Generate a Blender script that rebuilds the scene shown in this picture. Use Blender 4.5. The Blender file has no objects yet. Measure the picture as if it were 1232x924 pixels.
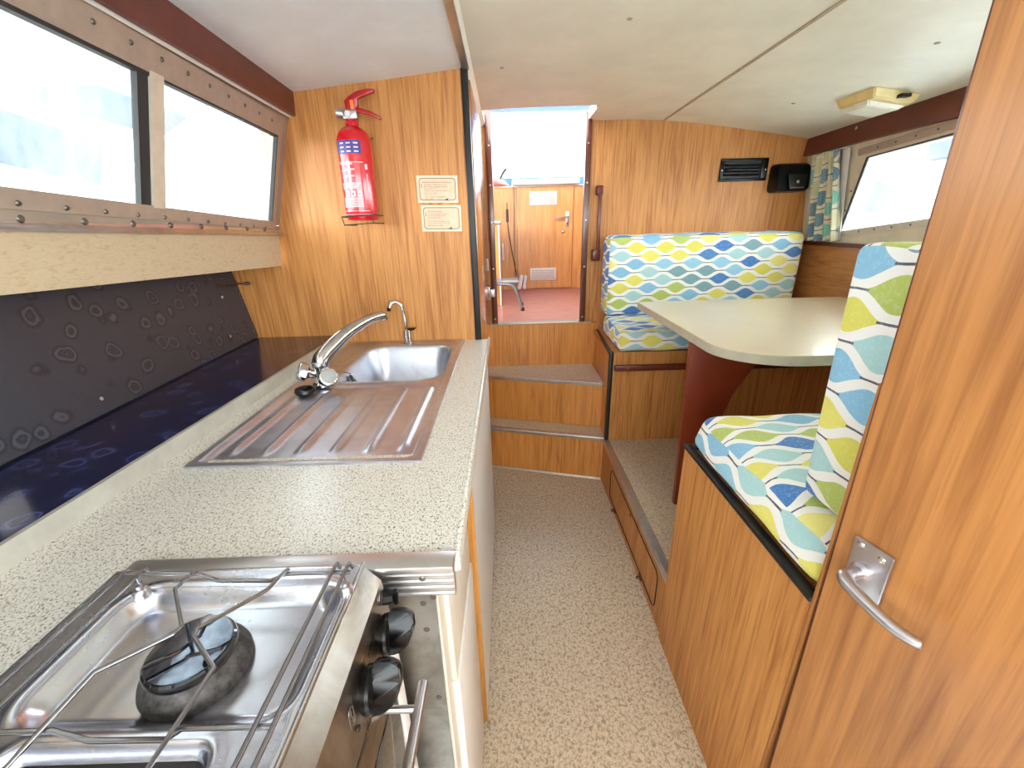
import bpy, bmesh, math, random
from mathutils import Vector, Matrix
random.seed(4)
S = bpy.context.scene
COL = S.collection

# ---------------------------------------------------------------- camera
cam_d = bpy.data.cameras.new('camera'); cam = bpy.data.objects.new('camera', cam_d); COL.objects.link(cam)
S.camera = cam
cam_d.sensor_fit = 'HORIZONTAL'; cam_d.sensor_width = 36.0
cam_d.lens = 36.0*500.0/1232.0
cam_d.clip_start = 0.01; cam_d.clip_end = 200
RX = Vector((0.99960243, -0.01495486, -0.02390261))      # right
RD = Vector((-0.02765698, -0.35517804, -0.93438945))     # image down
RF = Vector((0.00548398, 0.93467904, -0.35545043))       # forward
m = Matrix(((RX.x, -RD.x, -RF.x, 0.0), (RX.y, -RD.y, -RF.y, 0.0), (RX.z, -RD.z, -RF.z, 1.30), (0, 0, 0, 1)))
cam.matrix_world = m
# ---------------------------------------------------------------- light
SKY = 13.3
w = bpy.data.worlds.new('world'); S.world = w; w.use_nodes = True
bg = w.node_tree.nodes['Background']; bg.inputs[0].default_value = (0.89, 0.972, 1.0, 1); bg.inputs[1].default_value = SKY
S.view_settings.view_transform = 'Standard'; S.view_settings.look = 'None'
S.view_settings.gamma = 1.0; S.view_settings.use_curve_mapping = False
S.view_settings.exposure = 0.0
sd = bpy.data.lights.new('sun', 'SUN'); sd.energy = 1.4; sd.angle = math.radians(9); sd.color = (1, .95, .86)
so = bpy.data.objects.new('sun', sd); COL.objects.link(so)
so.rotation_euler = Vector((1.0, 1.22, -0.21)).to_track_quat('-Z', 'Y').to_euler()
def area(name, loc, direction, sx, sy, energy, color=(1, 1, 1)):
    l = bpy.data.lights.new(name, 'AREA'); l.shape = 'RECTANGLE'; l.size = sx; l.size_y = sy
    l.energy = energy; l.color = color
    o = bpy.data.objects.new(name, l); COL.objects.link(o); o.location = loc
    o.rotation_euler = Vector(direction).to_track_quat('-Z', 'Z').to_euler()
    return o
# portals only guide the sky's own light through the openings of the cabin
def portal(name, loc, direction, sx, sy):
    o = area(name, loc, direction, sx, sy, 1.0); o.data.cycles.is_portal = True; return o
portal('portal_forward', (0.40, -1.04, 1.36), (0, 1, 0), 2.0, 0.72)
portal('portal_left', (-.80, 0.25, 1.46), (1, 0, -.3), 2.6, 0.36)
portal('portal_right', (1.62, 1.2, 1.42), (-1, 0, .15), 1.9, 0.40)
portal('portal_hatch', (0.17, 2.27, 1.93), (0, 0, -1), 0.56, 0.36)
portal('portal_companionway', (0.17, 2.45, 1.30), (0, -1, 0), 0.52, 1.1)

# ---------------------------------------------------------------- material helpers
def newmat(name):
    mt = bpy.data.materials.new(name); mt.use_nodes = True
    nt = mt.node_tree; b = nt.nodes['Principled BSDF']
    return mt, nt, b
def N(nt, t, **k):
    n = nt.nodes.new(t)
    for a, v in k.items():
        if a.startswith('i_'):
            n.inputs[a[2:].replace('_', ' ')].default_value = v
        else: setattr(n, a, v)
    return n
def L(nt, a, b): nt.links.new(a, b)
def srgb(r, g, b):
    f = lambda c: (c/255/12.92) if c/255 <= .04045 else ((c/255+.055)/1.055)**2.4
    return (f(r), f(g), f(b), 1)
def ramp(nt, stops, interp='LINEAR'):
    r = nt.nodes.new('ShaderNodeValToRGB'); r.color_ramp.interpolation = interp
    e = r.color_ramp.elements
    while len(e) < len(stops): e.new(0.5)
    for i, (p, c) in enumerate(stops): e[i].position = p; e[i].color = c
    return r
def math_(nt, op, a, b=None, c=None):
    n = nt.nodes.new('ShaderNodeMath'); n.operation = op
    for i, v in enumerate((a, b, c)):
        if v is None: continue
        if isinstance(v, (int, float)): n.inputs[i].default_value = v
        else: nt.links.new(v, n.inputs[i])
    return n.outputs[0]
def mixc(nt, f, a, b, blend='MIX'):
    n = nt.nodes.new('ShaderNodeMix'); n.data_type = 'RGBA'; n.blend_type = blend
    for i, v in ((0, f), (6, a), (7, b)):
        if isinstance(v, (int, float)): n.inputs[i].default_value = v
        elif isinstance(v, tuple): n.inputs[i].default_value = v
        else: nt.links.new(v, n.inputs[i])
    return n.outputs[2]
def coords(nt, scale=(1, 1, 1), kind='Object'):
    tc = N(nt, 'ShaderNodeTexCoord'); mp = N(nt, 'ShaderNodeMapping'); mp.inputs['Scale'].default_value = scale
    L(nt, tc.outputs[kind], mp.inputs[0]); return mp.outputs[0]
def noise(nt, vec, scale, detail=3, rough=.55, dist=0.0):
    n = N(nt, 'ShaderNodeTexNoise'); n.inputs['Scale'].default_value = scale; n.inputs['Detail'].default_value = detail
    n.inputs['Roughness'].default_value = rough; n.inputs['Distortion'].default_value = dist
    L(nt, vec, n.inputs['Vector']); return n.outputs['Fac']
def bump(nt, b, h, strength=.2, dist=.001):
    n = N(nt, 'ShaderNodeBump'); n.inputs['Strength'].default_value = strength; n.inputs['Distance'].default_value = dist
    L(nt, h, n.inputs['Height']); L(nt, n.outputs[0], b.inputs['Normal'])

def wood(name, light, dark, axis='Z', rough=.38, fine=1.0, contrast=1.0, coat=.15):
    mt, nt, b = newmat(name)
    s = {'Z': (1, 1, .035), 'X': (.035, 1, 1), 'Y': (1, .035, 1)}[axis]
    s2 = {'Z': (1, 1, .09), 'X': (.09, 1, 1), 'Y': (1, .09, 1)}[axis]
    v = coords(nt, s); v2 = coords(nt, s2)
    a = noise(nt, v, 120*fine, 4, .6, .3); c = noise(nt, v2, 22*fine, 3, .55, 1.2); d = noise(nt, v, 420*fine, 2, .5)
    t = math_(nt, 'ADD', math_(nt, 'MULTIPLY', a, .62), math_(nt, 'MULTIPLY', c, .38))
    k = .16/contrast
    r = ramp(nt, [(max(0, .5-k), dark), (.5, tuple((light[i]*.66+dark[i]*.34) for i in range(3))+(1,)), (min(1, .5+k*.8), light)])
    L(nt, t, r.inputs[0])
    f = math_(nt, 'LESS_THAN', d, .40)
    col = mixc(nt, math_(nt, 'MULTIPLY', f, .22), r.outputs[0], dark)
    L(nt, col, b.inputs['Base Color'])
    b.inputs['Roughness'].default_value = rough
    b.inputs['Coat Weight'].default_value = coat; b.inputs['Coat Roughness'].default_value = .18
    bump(nt, b, a, .12, .0006)
    return mt
def plain(name, col, rough=.5, metal=0.0, coat=0.0, var=.06, vs=30, spec=.5):
    mt, nt, b = newmat(name)
    v = coords(nt); n = noise(nt, v, vs, 4, .6)
    c2 = tuple(max(0, c*(1-var*2)) for c in col[:3])+(1,)
    r = ramp(nt, [(.35, c2), (.65, col)]); L(nt, n, r.inputs[0]); L(nt, r.outputs[0], b.inputs['Base Color'])
    b.inputs['Roughness'].default_value = rough; b.inputs['Metallic'].default_value = metal
    b.inputs['Coat Weight'].default_value = coat; b.inputs['Coat Roughness'].default_value = .08
    b.inputs['Specular IOR Level'].default_value = spec
    return mt
def steel(name, col, rough=.28, axis=None, smudge=.12, dirt=None):
    mt, nt, b = newmat(name)
    v = coords(nt, (1, 1, 1) if axis is None else {'Y': (1, .03, 1), 'X': (.03, 1, 1)}[axis])
    n = noise(nt, v, 260, 2, .5); p = noise(nt, coords(nt), 9, 4, .65, .6)
    rr = math_(nt, 'ADD', math_(nt, 'MULTIPLY', n, .10), math_(nt, 'MULTIPLY', p, smudge*2))
    L(nt, math_(nt, 'ADD', rr, rough-.05-smudge), b.inputs['Roughness'])
    b.inputs['Metallic'].default_value = 1
    c = dirt or tuple(x*.82 for x in col[:3])+(1,)
    r = ramp(nt, [(.38, c), (.6, col)]); L(nt, p, r.inputs[0]); L(nt, r.outputs[0], b.inputs['Base Color'])
    bump(nt, b, n, .05, .0003)
    return mt
def speck(name, base, mid, dark, scale, stretch=(1, 1, 1), th=(.40, .52), rough=.35, coat=.1):
    mt, nt, b = newmat(name)
    v = coords(nt, stretch); n = noise(nt, v, scale, 3, .6, .8); n2 = noise(nt, coords(nt), 6, 3)
    n3 = noise(nt, v, scale*1.9, 2, .5)
    r = ramp(nt, [(th[0]-.05, dark), (th[0], mid), (th[1], base), (.75, base)]); L(nt, n, r.inputs[0])
    c = mixc(nt, math_(nt, 'MULTIPLY', math_(nt, 'LESS_THAN', n3, .40), .35), r.outputs[0], dark)
    c = mixc(nt, math_(nt, 'MULTIPLY', n2, .18), c, mid)
    L(nt, c, b.inputs['Base Color']); b.inputs['Roughness'].default_value = rough
    b.inputs['Coat Weight'].default_value = coat; b.inputs['Coat Roughness'].default_value = .2
    return mt

def fabric(name, cloth, line, cols, P=.150, V=.082, fade=0.0):
    """ogee print: rows of pointed ovals, each row shifted by half a period"""
    mt, nt, b = newmat(name)
    tc = N(nt, 'ShaderNodeUVMap'); sp = N(nt, 'ShaderNodeSeparateXYZ')
    wob = noise(nt, coords(nt), 14, 2)
    L(nt, tc.outputs[0], sp.inputs[0])
    u = math_(nt, 'DIVIDE', sp.outputs[0], P)
    v = math_(nt, 'ADD', math_(nt, 'DIVIDE', sp.outputs[1], V), math_(nt, 'MULTIPLY', math_(nt, 'SUBTRACT', wob, .5), .12))
    masks = []
    for fam in (0, 1):
        for half in (0, 1):
            pass
    def family(du, dv, seed):
        uu = math_(nt, 'ADD', u, du); vv = math_(nt, 'ADD', v, dv)
        fu = math_(nt, 'FLOOR', uu); fv = math_(nt, 'FLOOR', vv)
        a = math_(nt, 'SUBTRACT', math_(nt, 'SUBTRACT', uu, fu), .5)
        h = math_(nt, 'ABSOLUTE', math_(nt, 'SUBTRACT', math_(nt, 'SUBTRACT', vv, fv), .5))
        cosv = math_(nt, 'COSINE', math_(nt, 'MULTIPLY', a, 2*math.pi))
        env = math_(nt, 'MULTIPLY', math_(nt, 'POWER', math_(nt, 'MULTIPLY_ADD', cosv, .5, .5), 1.35), .335)
        inside = math_(nt, 'LESS_THAN', h, env)
        edge = math_(nt, 'LESS_THAN', math_(nt, 'ABSOLUTE', math_(nt, 'SUBTRACT', h, env)), .012)
        ln = math_(nt, 'MULTIPLY', math_(nt, 'LESS_THAN', h, .022), math_(nt, 'LESS_THAN', env, .045))
        cb = N(nt, 'ShaderNodeCombineXYZ'); L(nt, fu, cb.inputs[0]); L(nt, fv, cb.inputs[1]); cb.inputs[2].default_value = seed
        wn = N(nt, 'ShaderNodeTexWhiteNoise'); wn.noise_dimensions = '3D'; L(nt, cb.outputs[0], wn.inputs['Vector'])
        r = ramp(nt, [(i/len(cols), c) for i, c in enumerate(cols)], 'CONSTANT'); L(nt, wn.outputs['Value'], r.inputs[0])
        return inside, ln, r.outputs[0]
    i1, l1, c1 = family(0, 0, 1.3); i2, l2, c2 = family(.5, .5, 7.7)
    c3 = mixc(nt, i1, cloth, c1); c3 = mixc(nt, i2, c3, c2)
    ll = math_(nt, 'MAXIMUM', l1, l2); c3 = mixc(nt, ll, c3, line)
    mot = noise(nt, coords(nt), 160, 4, .7); c3 = mixc(nt, math_(nt, 'MULTIPLY', math_(nt, 'LESS_THAN', mot, .44), .12+fade), c3, (.9, .88, .82, 1) if fade == 0 else line)
    L(nt, c3, b.inputs['Base Color']); b.inputs['Roughness'].default_value = .85
    b.inputs['Sheen Weight'].default_value = .15
    weave = noise(nt, coords(nt), 900, 2); bump(nt, b, weave, .25, .0006)
    return mt

def floral(name, base, ring, hi, rough, scale=11.0, coat=.3):
    """dark laminate with scattered ringed blooms"""
    mt, nt, b = newmat(name)
    v = coords(nt); wv = N(nt, 'ShaderNodeTexNoise'); wv.inputs['Scale'].default_value = 14; wv.inputs['Detail'].default_value = 3; L(nt, v, wv.inputs['Vector'])
    va = N(nt, 'ShaderNodeVectorMath', operation='MULTIPLY_ADD'); L(nt, wv.outputs['Color'], va.inputs[0]); va.inputs[1].default_value = (.045,)*3; L(nt, v, va.inputs[2])
    vo = N(nt, 'ShaderNodeTexVoronoi'); vo.inputs['Scale'].default_value = scale; L(nt, va.outputs[0], vo.inputs['Vector'])
    d = vo.outputs['Distance']
    r = ramp(nt, [(0, hi), (.09, ring), (.16, base), (.22, ring), (.30, hi), (.38, ring), (.48, base), (1, base)]); L(nt, d, r.inputs[0])
    n = noise(nt, v, 28, 4, .6); sp = N(nt, 'ShaderNodeSeparateColor'); L(nt, vo.outputs['Color'], sp.inputs[0])
    keep = math_(nt, 'GREATER_THAN', sp.outputs[0], .15)
    c = mixc(nt, math_(nt, 'MULTIPLY', keep, .8), base, r.outputs[0]); c = mixc(nt, math_(nt, 'MULTIPLY', n, .35), c, ring)
    L(nt, c, b.inputs['Base Color']); b.inputs['Roughness'].default_value = rough
    b.inputs['Coat Weight'].default_value = coat; b.inputs['Coat Roughness'].default_value = .1
    return mt

def glass(name, streak=.25, tint=(.96, .985, 1, 1)):
    mt, nt, b = newmat(name)
    out = nt.nodes['Material Output']; nt.nodes.remove(b)
    tr = N(nt, 'ShaderNodeBsdfTransparent'); tr.inputs[0].default_value = tint
    gl = N(nt, 'ShaderNodeBsdfGlossy'); gl.inputs['Roughness'].default_value = .03
    tl = N(nt, 'ShaderNodeBsdfTranslucent'); tl.inputs[0].default_value = (.92, .94, .95, 1)
    lw = N(nt, 'ShaderNodeLayerWeight'); frs = math_(nt, 'MULTIPLY_ADD', math_(nt, 'POWER', lw.outputs['Facing'], 5.0), .96, .04)
    n = noise(nt, coords(nt, (1, 1, .25)), 34, 5, .7); n2 = noise(nt, coords(nt, (1, 1, 1)), 7, 3)
    d = math_(nt, 'MULTIPLY', math_(nt, 'MULTIPLY', n, n2), streak*4)
    d = math_(nt, 'MINIMUM', d, .95)
    m1 = N(nt, 'ShaderNodeMixShader'); L(nt, d, m1.inputs[0]); L(nt, tr.outputs[0], m1.inputs[1]); L(nt, tl.outputs[0], m1.inputs[2])
    m2 = N(nt, 'ShaderNodeMixShader'); L(nt, frs, m2.inputs[0]); L(nt, m1.outputs[0], m2.inputs[1]); L(nt, gl.outputs[0], m2.inputs[2])
    L(nt, m2.outputs[0], out.inputs[0])
    return mt

WL, WD = srgb(208, 145, 78), srgb(162, 98, 42)
M = {}
M['wood'] = wood('teak_laminate', WL, WD, rough=.52, coat=.02, contrast=1.15)
M['wood_x'] = wood('teak_laminate_horizontal', srgb(205, 140, 80), srgb(160, 92, 44), 'Y')
M['wood_step'] = wood('teak_riser', srgb(222, 152, 76), srgb(174, 106, 44))
M['wood_door'] = wood('teak_door_veneer', srgb(184, 124, 66), srgb(134, 80, 36), fine=.45, contrast=1.1, rough=.42)
M['wood_cockpit'] = wood('cockpit_laminate', srgb(222, 160, 92), srgb(176, 112, 54), contrast=.9)
M['gloss_door'] = wood('varnished_door', srgb(196, 128, 66), srgb(146, 84, 36), rough=.12, coat=.8)
M['mahog'] = plain('dark_red_stained_timber', srgb(104, 40, 26), .38, coat=.2, var=.12, vs=14)
M['mahog2'] = plain('reddish_table_leg_board', srgb(132, 52, 26), .4, coat=.15, var=.1, vs=10)
M['brown'] = plain('brown_frame_paint', srgb(92, 44, 30), .3, coat=.4, var=.1)
M['black'] = plain('black_edging', srgb(22, 20, 22), .45)
M['blackplastic'] = plain('black_plastic', srgb(10, 10, 11), .28, spec=.32)
M['speaker'] = plain('speaker_black', srgb(20, 20, 22), .5)
M['ceil'] = plain('cream_ceiling_vinyl', srgb(242, 240, 224), .42, var=.05, vs=5)
M['ceil2'] = plain('lit_ceiling_vinyl', srgb(236, 242, 248), .42, var=.05, vs=5)  # paler copy of the ceiling vinyl; the lit look is in its colour
M['ceilseam'] = plain('ceiling_joint_strip', srgb(176, 160, 136), .4)
M['creamwall'] = plain('cream_hull_lining', srgb(226, 214, 190), .5, var=.08, vs=8)
M['greywall'] = plain('taupe_hull_lining', srgb(168, 152, 136), .55, var=.1, vs=9)
M['beige'] = speck('beige_shelf_board', srgb(198, 178, 148), srgb(192, 170, 138), srgb(184, 160, 128), 160, (1, .3, 1), rough=.55, coat=0)
M['counter'] = speck('speckled_worktop', srgb(226, 224, 216), srgb(196, 188, 172), srgb(96, 86, 78), 400, (1, .8, 1), (.43, .50), .32, .25)
M['floor'] = speck('mottled_vinyl_floor', srgb(212, 194, 168), srgb(180, 160, 134), srgb(150, 132, 110), 125, (1, .9, 1), (.43, .55), .42, .1)
M['tread'] = speck('mottled_vinyl_tread', srgb(214, 196, 168), srgb(184, 164, 136), srgb(156, 136, 112), 150, (1, 1, 1), (.42, .56), .45, .05)
M['table'] = plain('cream_laminate_table', srgb(228, 214, 184), .3, coat=.25, var=.03, vs=4)
M['tableedge'] = plain('table_edge_band', srgb(190, 182, 160), .4)
M['alu'] = steel('aluminium_trim', srgb(216, 214, 214), .35, smudge=.05)
M['aluplate'] = steel('dull_aluminium_plate', srgb(176, 172, 166), .42, smudge=.1, dirt=srgb(138, 132, 124))
M['steel'] = steel('stainless_sink', srgb(206, 210, 220), .38, 'Y', smudge=.05, dirt=srgb(188, 188, 198))
M['hob'] = steel('stainless_hob', srgb(226, 232, 246), .25, smudge=.05, dirt=srgb(212, 212, 220))
M['fascia'] = steel('stainless_fascia', srgb(176, 168, 158), .3, 'Y', smudge=.08, dirt=srgb(140, 124, 106))
M['chrome'] = steel('chrome', srgb(214, 212, 210), .09, smudge=.02)
M['satin'] = plain('satin_alloy', srgb(196, 192, 196), .33, 1.0, var=.04)
M['wire'] = steel('pan_rest_wire', srgb(156, 154, 156), .25, smudge=.05)
M['enamel'] = plain('black_enamel', srgb(16, 17, 22), .06, coat=1.0, var=0)
M['capmirror'] = steel('polished_burner_cap', srgb(150, 160, 178), .08, smudge=.05, dirt=srgb(90, 96, 108))
M['cast'] = plain('sooty_cast_burner', srgb(96, 92, 90), .6, .6, var=.35, vs=120)
M['white'] = plain('white_cupboard_paint', srgb(226, 222, 216), .35, var=.03)
M['offwhite'] = plain('cream_cupboard_frame', srgb(222, 214, 198), .45, var=.05, vs=20)
M['ochre'] = wood('cupboard_door_edge', srgb(196, 136, 62), srgb(160, 104, 40))
M['red'] = plain('red_extinguisher_paint', srgb(206, 14, 32), .2, coat=.7, var=.03)
M['redlever'] = plain('red_lever', srgb(176, 14, 26), .35, coat=.3)
M['blueband'] = plain('blue_label_band', srgb(52, 40, 128), .35)
M['printwhite'] = plain('pale_print', srgb(240, 206, 210), .4)
M['orange'] = plain('orange_pin', srgb(255, 130, 60), .4)
M['notice'] = plain('cream_notice_card', srgb(232, 202, 174), .4, var=.04, vs=25)
M['noticein'] = plain('notice_inner', srgb(216, 192, 160), .4, var=.06, vs=25)
M['noticeline'] = plain('notice_frame_line', srgb(136, 100, 84), .5)
M['redprint'] = plain('red_print', srgb(176, 50, 44), .5)
M['brownprint'] = plain('brown_print', srgb(112, 60, 40), .5)
M['navy'] = plain('navy_print', srgb(34, 30, 70), .5)
M['reddot'] = plain('red_mark', srgb(225, 20, 30), .4)
M['darkledge'] = floral('floral_laminate_window_reflection', srgb(22, 24, 54), srgb(34, 42, 92), srgb(74, 84, 140), .18, 19, .5)  # blue of the window reflection is mixed into the pattern colours
M['splash'] = floral('dark_grey_floral_laminate', srgb(58, 58, 68), srgb(22, 22, 32), srgb(94, 94, 106), .4, 19, .15)
M['creamstrip'] = plain('worn_cream_edge_strip', srgb(200, 196, 184), .35, .3, var=.1, vs=18)
M['glassL'] = glass('weathered_window_glass', .05, (.87, .895, .91, 1))
M['glassR'] = glass('streaked_window_glass', .04)
M['rubber'] = plain('dark_window_rubber', srgb(40, 40, 42), .6)
M['winframe'] = plain('window_frame_cream', srgb(216, 206, 188), .42, .2, var=.06)
M['winframeL'] = plain('window_frame_taupe', srgb(176, 158, 144), .42, .2, var=.06)
M['screw'] = plain('screw_head', srgb(120, 112, 104), .4, .8)
M['lampcream'] = plain('yellowed_lamp_plastic', srgb(236, 214, 150), .35)
M['acrylic'] = plain('clear_tap_acrylic', srgb(158, 162, 160), .12, coat=.6)
M['lens'] = plain('lamp_lens', srgb(240, 236, 218), .25)
M['pinkfloor'] = plain('terracotta_cockpit_floor', srgb(200, 132, 112), .4, coat=.2, var=.08, vs=12)
M['lifered'] = plain('orange_red_plastic', srgb(232, 70, 30), .4)
M['greymetal'] = plain('grey_step_metal', srgb(140, 138, 140), .35, .7)
M['blueboat'] = plain('blue_canvas', srgb(60, 96, 190), .7)
M['whiteboat'] = plain('white_gelcoat', srgb(225, 228, 230), .3)
M['greyboat'] = plain('pale_blue_grey_gelcoat', srgb(150, 172, 190), .4)
M['deck'] = plain('pale_bounce_ground', srgb(190, 196, 198), .5)  # lightened so the ground throws sky light onto the boats
M['rope'] = plain('white_rope', srgb(220, 215, 205), .8)
FAB = [srgb(226, 218, 104), srgb(178, 194, 98), srgb(76, 132, 190), srgb(148, 200, 222), srgb(218, 212, 92), srgb(122, 160, 170), srgb(68, 124, 188), srgb(168, 208, 208), srgb(132, 186, 216), srgb(232, 224, 130)]
M['fabric'] = fabric('ogee_print_upholstery', srgb(238, 236, 230), srgb(84, 88, 104), FAB)
M['curtain'] = fabric('ogee_print_curtain', srgb(212, 204, 176), srgb(110, 112, 110),
                      [srgb(110, 138, 148), srgb(196, 192, 150), srgb(124, 188, 172), srgb(120, 140, 146), srgb(206, 198, 164), srgb(96, 128, 146)], .15, .10)

# ---------------------------------------------------------------- mesh helpers
class MB:
    def __init__(s): s.bm = bmesh.new(); s.b = 0
    def box(s, a, b, bev=0.0, seg=2):
        a, b = Vector(a), Vector(b); lo = Vector(map(min, a, b)); hi = Vector(map(max, a, b))
        t = bmesh.new(); bmesh.ops.create_cube(t, size=1)
        for v in t.verts: v.co = Vector((lo[i]+(v.co[i]+.5)*(hi[i]-lo[i]) for i in range(3)))
        if bev: bmesh.ops.bevel(t, geom=t.edges[:], offset=bev, segments=seg, profile=.5, affect='EDGES')
        return s.merge(t)
    def merge(s, t, mat=None):
        me = bpy.data.meshes.new('t'); 
        if mat: bmesh.ops.transform(t, matrix=mat, verts=t.verts)
        t.to_mesh(me); t.free(); s.bm.from_mesh(me); bpy.data.meshes.remove(me); return s
    def prism(s, pts, vec, bev=0.0, seg=2):
        """polygon pts (3D) extruded by vec"""
        t = bmesh.new(); vec = Vector(vec)
        vs = [t.verts.new(p) for p in pts]; f = t.faces.new(vs)
        r = bmesh.ops.extrude_face_region(t, geom=[f])
        for v in [g for g in r['geom'] if isinstance(g, bmesh.types.BMVert)]: v.co += vec
        bmesh.ops.recalc_face_normals(t, faces=t.faces)
        if bev: bmesh.ops.bevel(t, geom=t.edges[:], offset=bev, segments=seg, profile=.5, affect='EDGES')
        return s.merge(t)
    def hexa(s, p):
        """8 corners: bottom 4 (ccw), top 4"""
        t = bmesh.new(); v = [t.verts.new(q) for q in p]
        for f in ((0, 3, 2, 1), (4, 5, 6, 7), (0, 1, 5, 4), (1, 2, 6, 5), (2, 3, 7, 6), (3, 0, 4, 7)): t.faces.new([v[i] for i in f])
        bmesh.ops.recalc_face_normals(t, faces=t.faces)
        return s.merge(t)
    def tube(s, pts, r, n=10, cap=True, smooth_pts=0, radii=None, flat=None):
        pts = [Vector(p) for p in pts]
        if smooth_pts: 
            out = []
            P = [pts[0]]+pts+[pts[-1]]
            for i in range(1, len(P)-2):
                for k in range(smooth_pts):
                    t = k/smooth_pts; a, b, c, d = P[i-1], P[i], P[i+1], P[i+2]
                    out.append(.5*((2*b)+(c-a)*t+(2*a-5*b+4*c-d)*t*t+(3*b-a-3*c+d)*t**3))
            out.append(pts[-1])
            if radii:
                rr = []
                radii = [q if isinstance(q, tuple) else (q, q) for q in radii]
                for i in range(len(radii)-1):
                    for k in range(smooth_pts): rr.append(tuple(radii[i][w]+(radii[i+1][w]-radii[i][w])*k/smooth_pts for w in (0, 1)))
                rr.append(radii[-1]); radii = rr
            pts = out
        t = bmesh.new(); rings = []
        prev = None
        for i, p in enumerate(pts):
            d = ((pts[min(i+1, len(pts)-1)]-p).normalized()+(p-pts[max(i-1, 0)]).normalized())
            d = d.normalized() if d.length > 1e-6 else Vector((0, 0, 1))
            if prev is None:
                u = d.orthogonal().normalized() if flat is None else (Vector(flat)-d*Vector(flat).dot(d)).normalized()
            else: u = (prev-d*prev.dot(d)).normalized()
            prev = u; v = d.cross(u); rad = radii[i] if radii else r
            rx = rad if not isinstance(rad, tuple) else rad[0]; ry = rad if not isinstance(rad, tuple) else rad[1]
            rings.append([t.verts.new(p+u*math.cos(2*math.pi*k/n)*rx+v*math.sin(2*math.pi*k/n)*ry) for k in range(n)])
        for a, b in zip(rings, rings[1:]):
            for k in range(n): t.faces.new((a[k], a[(k+1) % n], b[(k+1) % n], b[k]))
        if cap: t.faces.new(rings[0][::-1]); t.faces.new(rings[-1])
        bmesh.ops.recalc_face_normals(t, faces=t.faces)
        return s.merge(t)
    def lathe(s, prof, origin, axis=(0, 0, 1), n=28, sx=1.0):
        """prof: (radius, height)"""
        t = bmesh.new(); rings = []
        for r, h in prof:
            if r < 1e-6: rings.append([t.verts.new((0, 0, h))])
            else: rings.append([t.verts.new((r*math.cos(2*math.pi*k/n)*sx, r*math.sin(2*math.pi*k/n), h)) for k in range(n)])
        for a, b in zip(rings, rings[1:]):
            if len(a) == 1 and len(b) == 1: continue
            for k in range(n):
                if len(a) == 1: t.faces.new((a[0], b[k], b[(k+1) % n]))
                elif len(b) == 1: t.faces.new((a[k], b[0], a[(k+1) % n]))
                else: t.faces.new((a[k], a[(k+1) % n], b[(k+1) % n], b[k]))
        for e, fl in ((rings[0], 1), (rings[-1], 0)):
            if len(e) > 1: t.faces.new(e[::-1] if fl else e)
        bmesh.ops.recalc_face_normals(t, faces=t.faces)
        q = Vector((0, 0, 1)).rotation_difference(Vector(axis).normalized()).to_matrix().to_4x4()
        return s.merge(t, Matrix.Translation(Vector(origin)) @ q)
    def grid(s, xs, ys, fz, skirt=None):
        t = bmesh.new(); g = [[t.verts.new((x, y, fz(x, y))) for y in ys] for x in xs]
        for i in range(len(xs)-1):
            for j in range(len(ys)-1): t.faces.new((g[i][j], g[i+1][j], g[i+1][j+1], g[i][j+1]))
        if skirt is not None:
            loop = [g[i][0] for i in range(len(xs))]+[g[-1][j] for j in range(1, len(ys))]+[g[i][-1] for i in range(len(xs)-2, -1, -1)]+[g[0][j] for j in range(len(ys)-2, 0, -1)]
            low = [t.verts.new((v.co.x, v.co.y, skirt)) for v in loop]; n = len(loop)
            for k in range(n): t.faces.new((loop[k], low[k], low[(k+1) % n], loop[(k+1) % n]))
        return s.merge(t)
    def build(s, name, mat, parent=None, smooth=35, uv=False, off=(0, 0)):
        me = bpy.data.meshes.new(name); s.bm.normal_update(); 
        if uv:
            ul = s.bm.loops.layers.uv.new('UVMap')
            for f in s.bm.faces:
                n = f.normal; ax = max(range(3), key=lambda i: abs(n[i]))
                for l in f.loops:
                    c = l.vert.co
                    l[ul].uv = ((c.y+off[0], c.z+off[1]) if ax == 0 else (c.x+off[0], c.z+off[1]) if ax == 1 else (c.x+off[0], c.y+off[1]+.03))
        s.bm.to_mesh(me); s.bm.free()
        if smooth:
            for p in me.polygons: p.use_smooth = True
            me.set_sharp_from_angle(angle=math.radians(smooth))
        me.materials.append(mat)
        o = bpy.data.objects.new(name, me); COL.objects.link(o)
        if parent is not None:
            o.parent = parent; base = Vector((0, 0, 0)); q = parent
            while q is not None: base += q.location; q = q.parent
            o.location = -base
        return o
def thing(name, label, cat, loc, group=None):
    o = bpy.data.objects.new(name, None); COL.objects.link(o); o.location = loc; o.empty_display_size = .05
    o['label'] = label; o['category'] = cat
    if group: o['group'] = group
    return o
def tag(o, label, cat, group=None):
    o['label'] = label; o['category'] = cat
    if group: o['group'] = group
    return o
def struct(o, label=None, cat=None):
    o['kind'] = 'structure'
    if label: o['label'] = label
    if cat: o['category'] = cat
    return o
def sempty(name, loc, label, cat):
    o = bpy.data.objects.new(name, None); COL.objects.link(o); o.location = loc; o.empty_display_size = .05
    return struct(o, label, cat)
def box(name, a, b, mat, parent=None, bev=0.0, **k): return MB().box(a, b, bev).build(name, mat, parent, **k)
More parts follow.
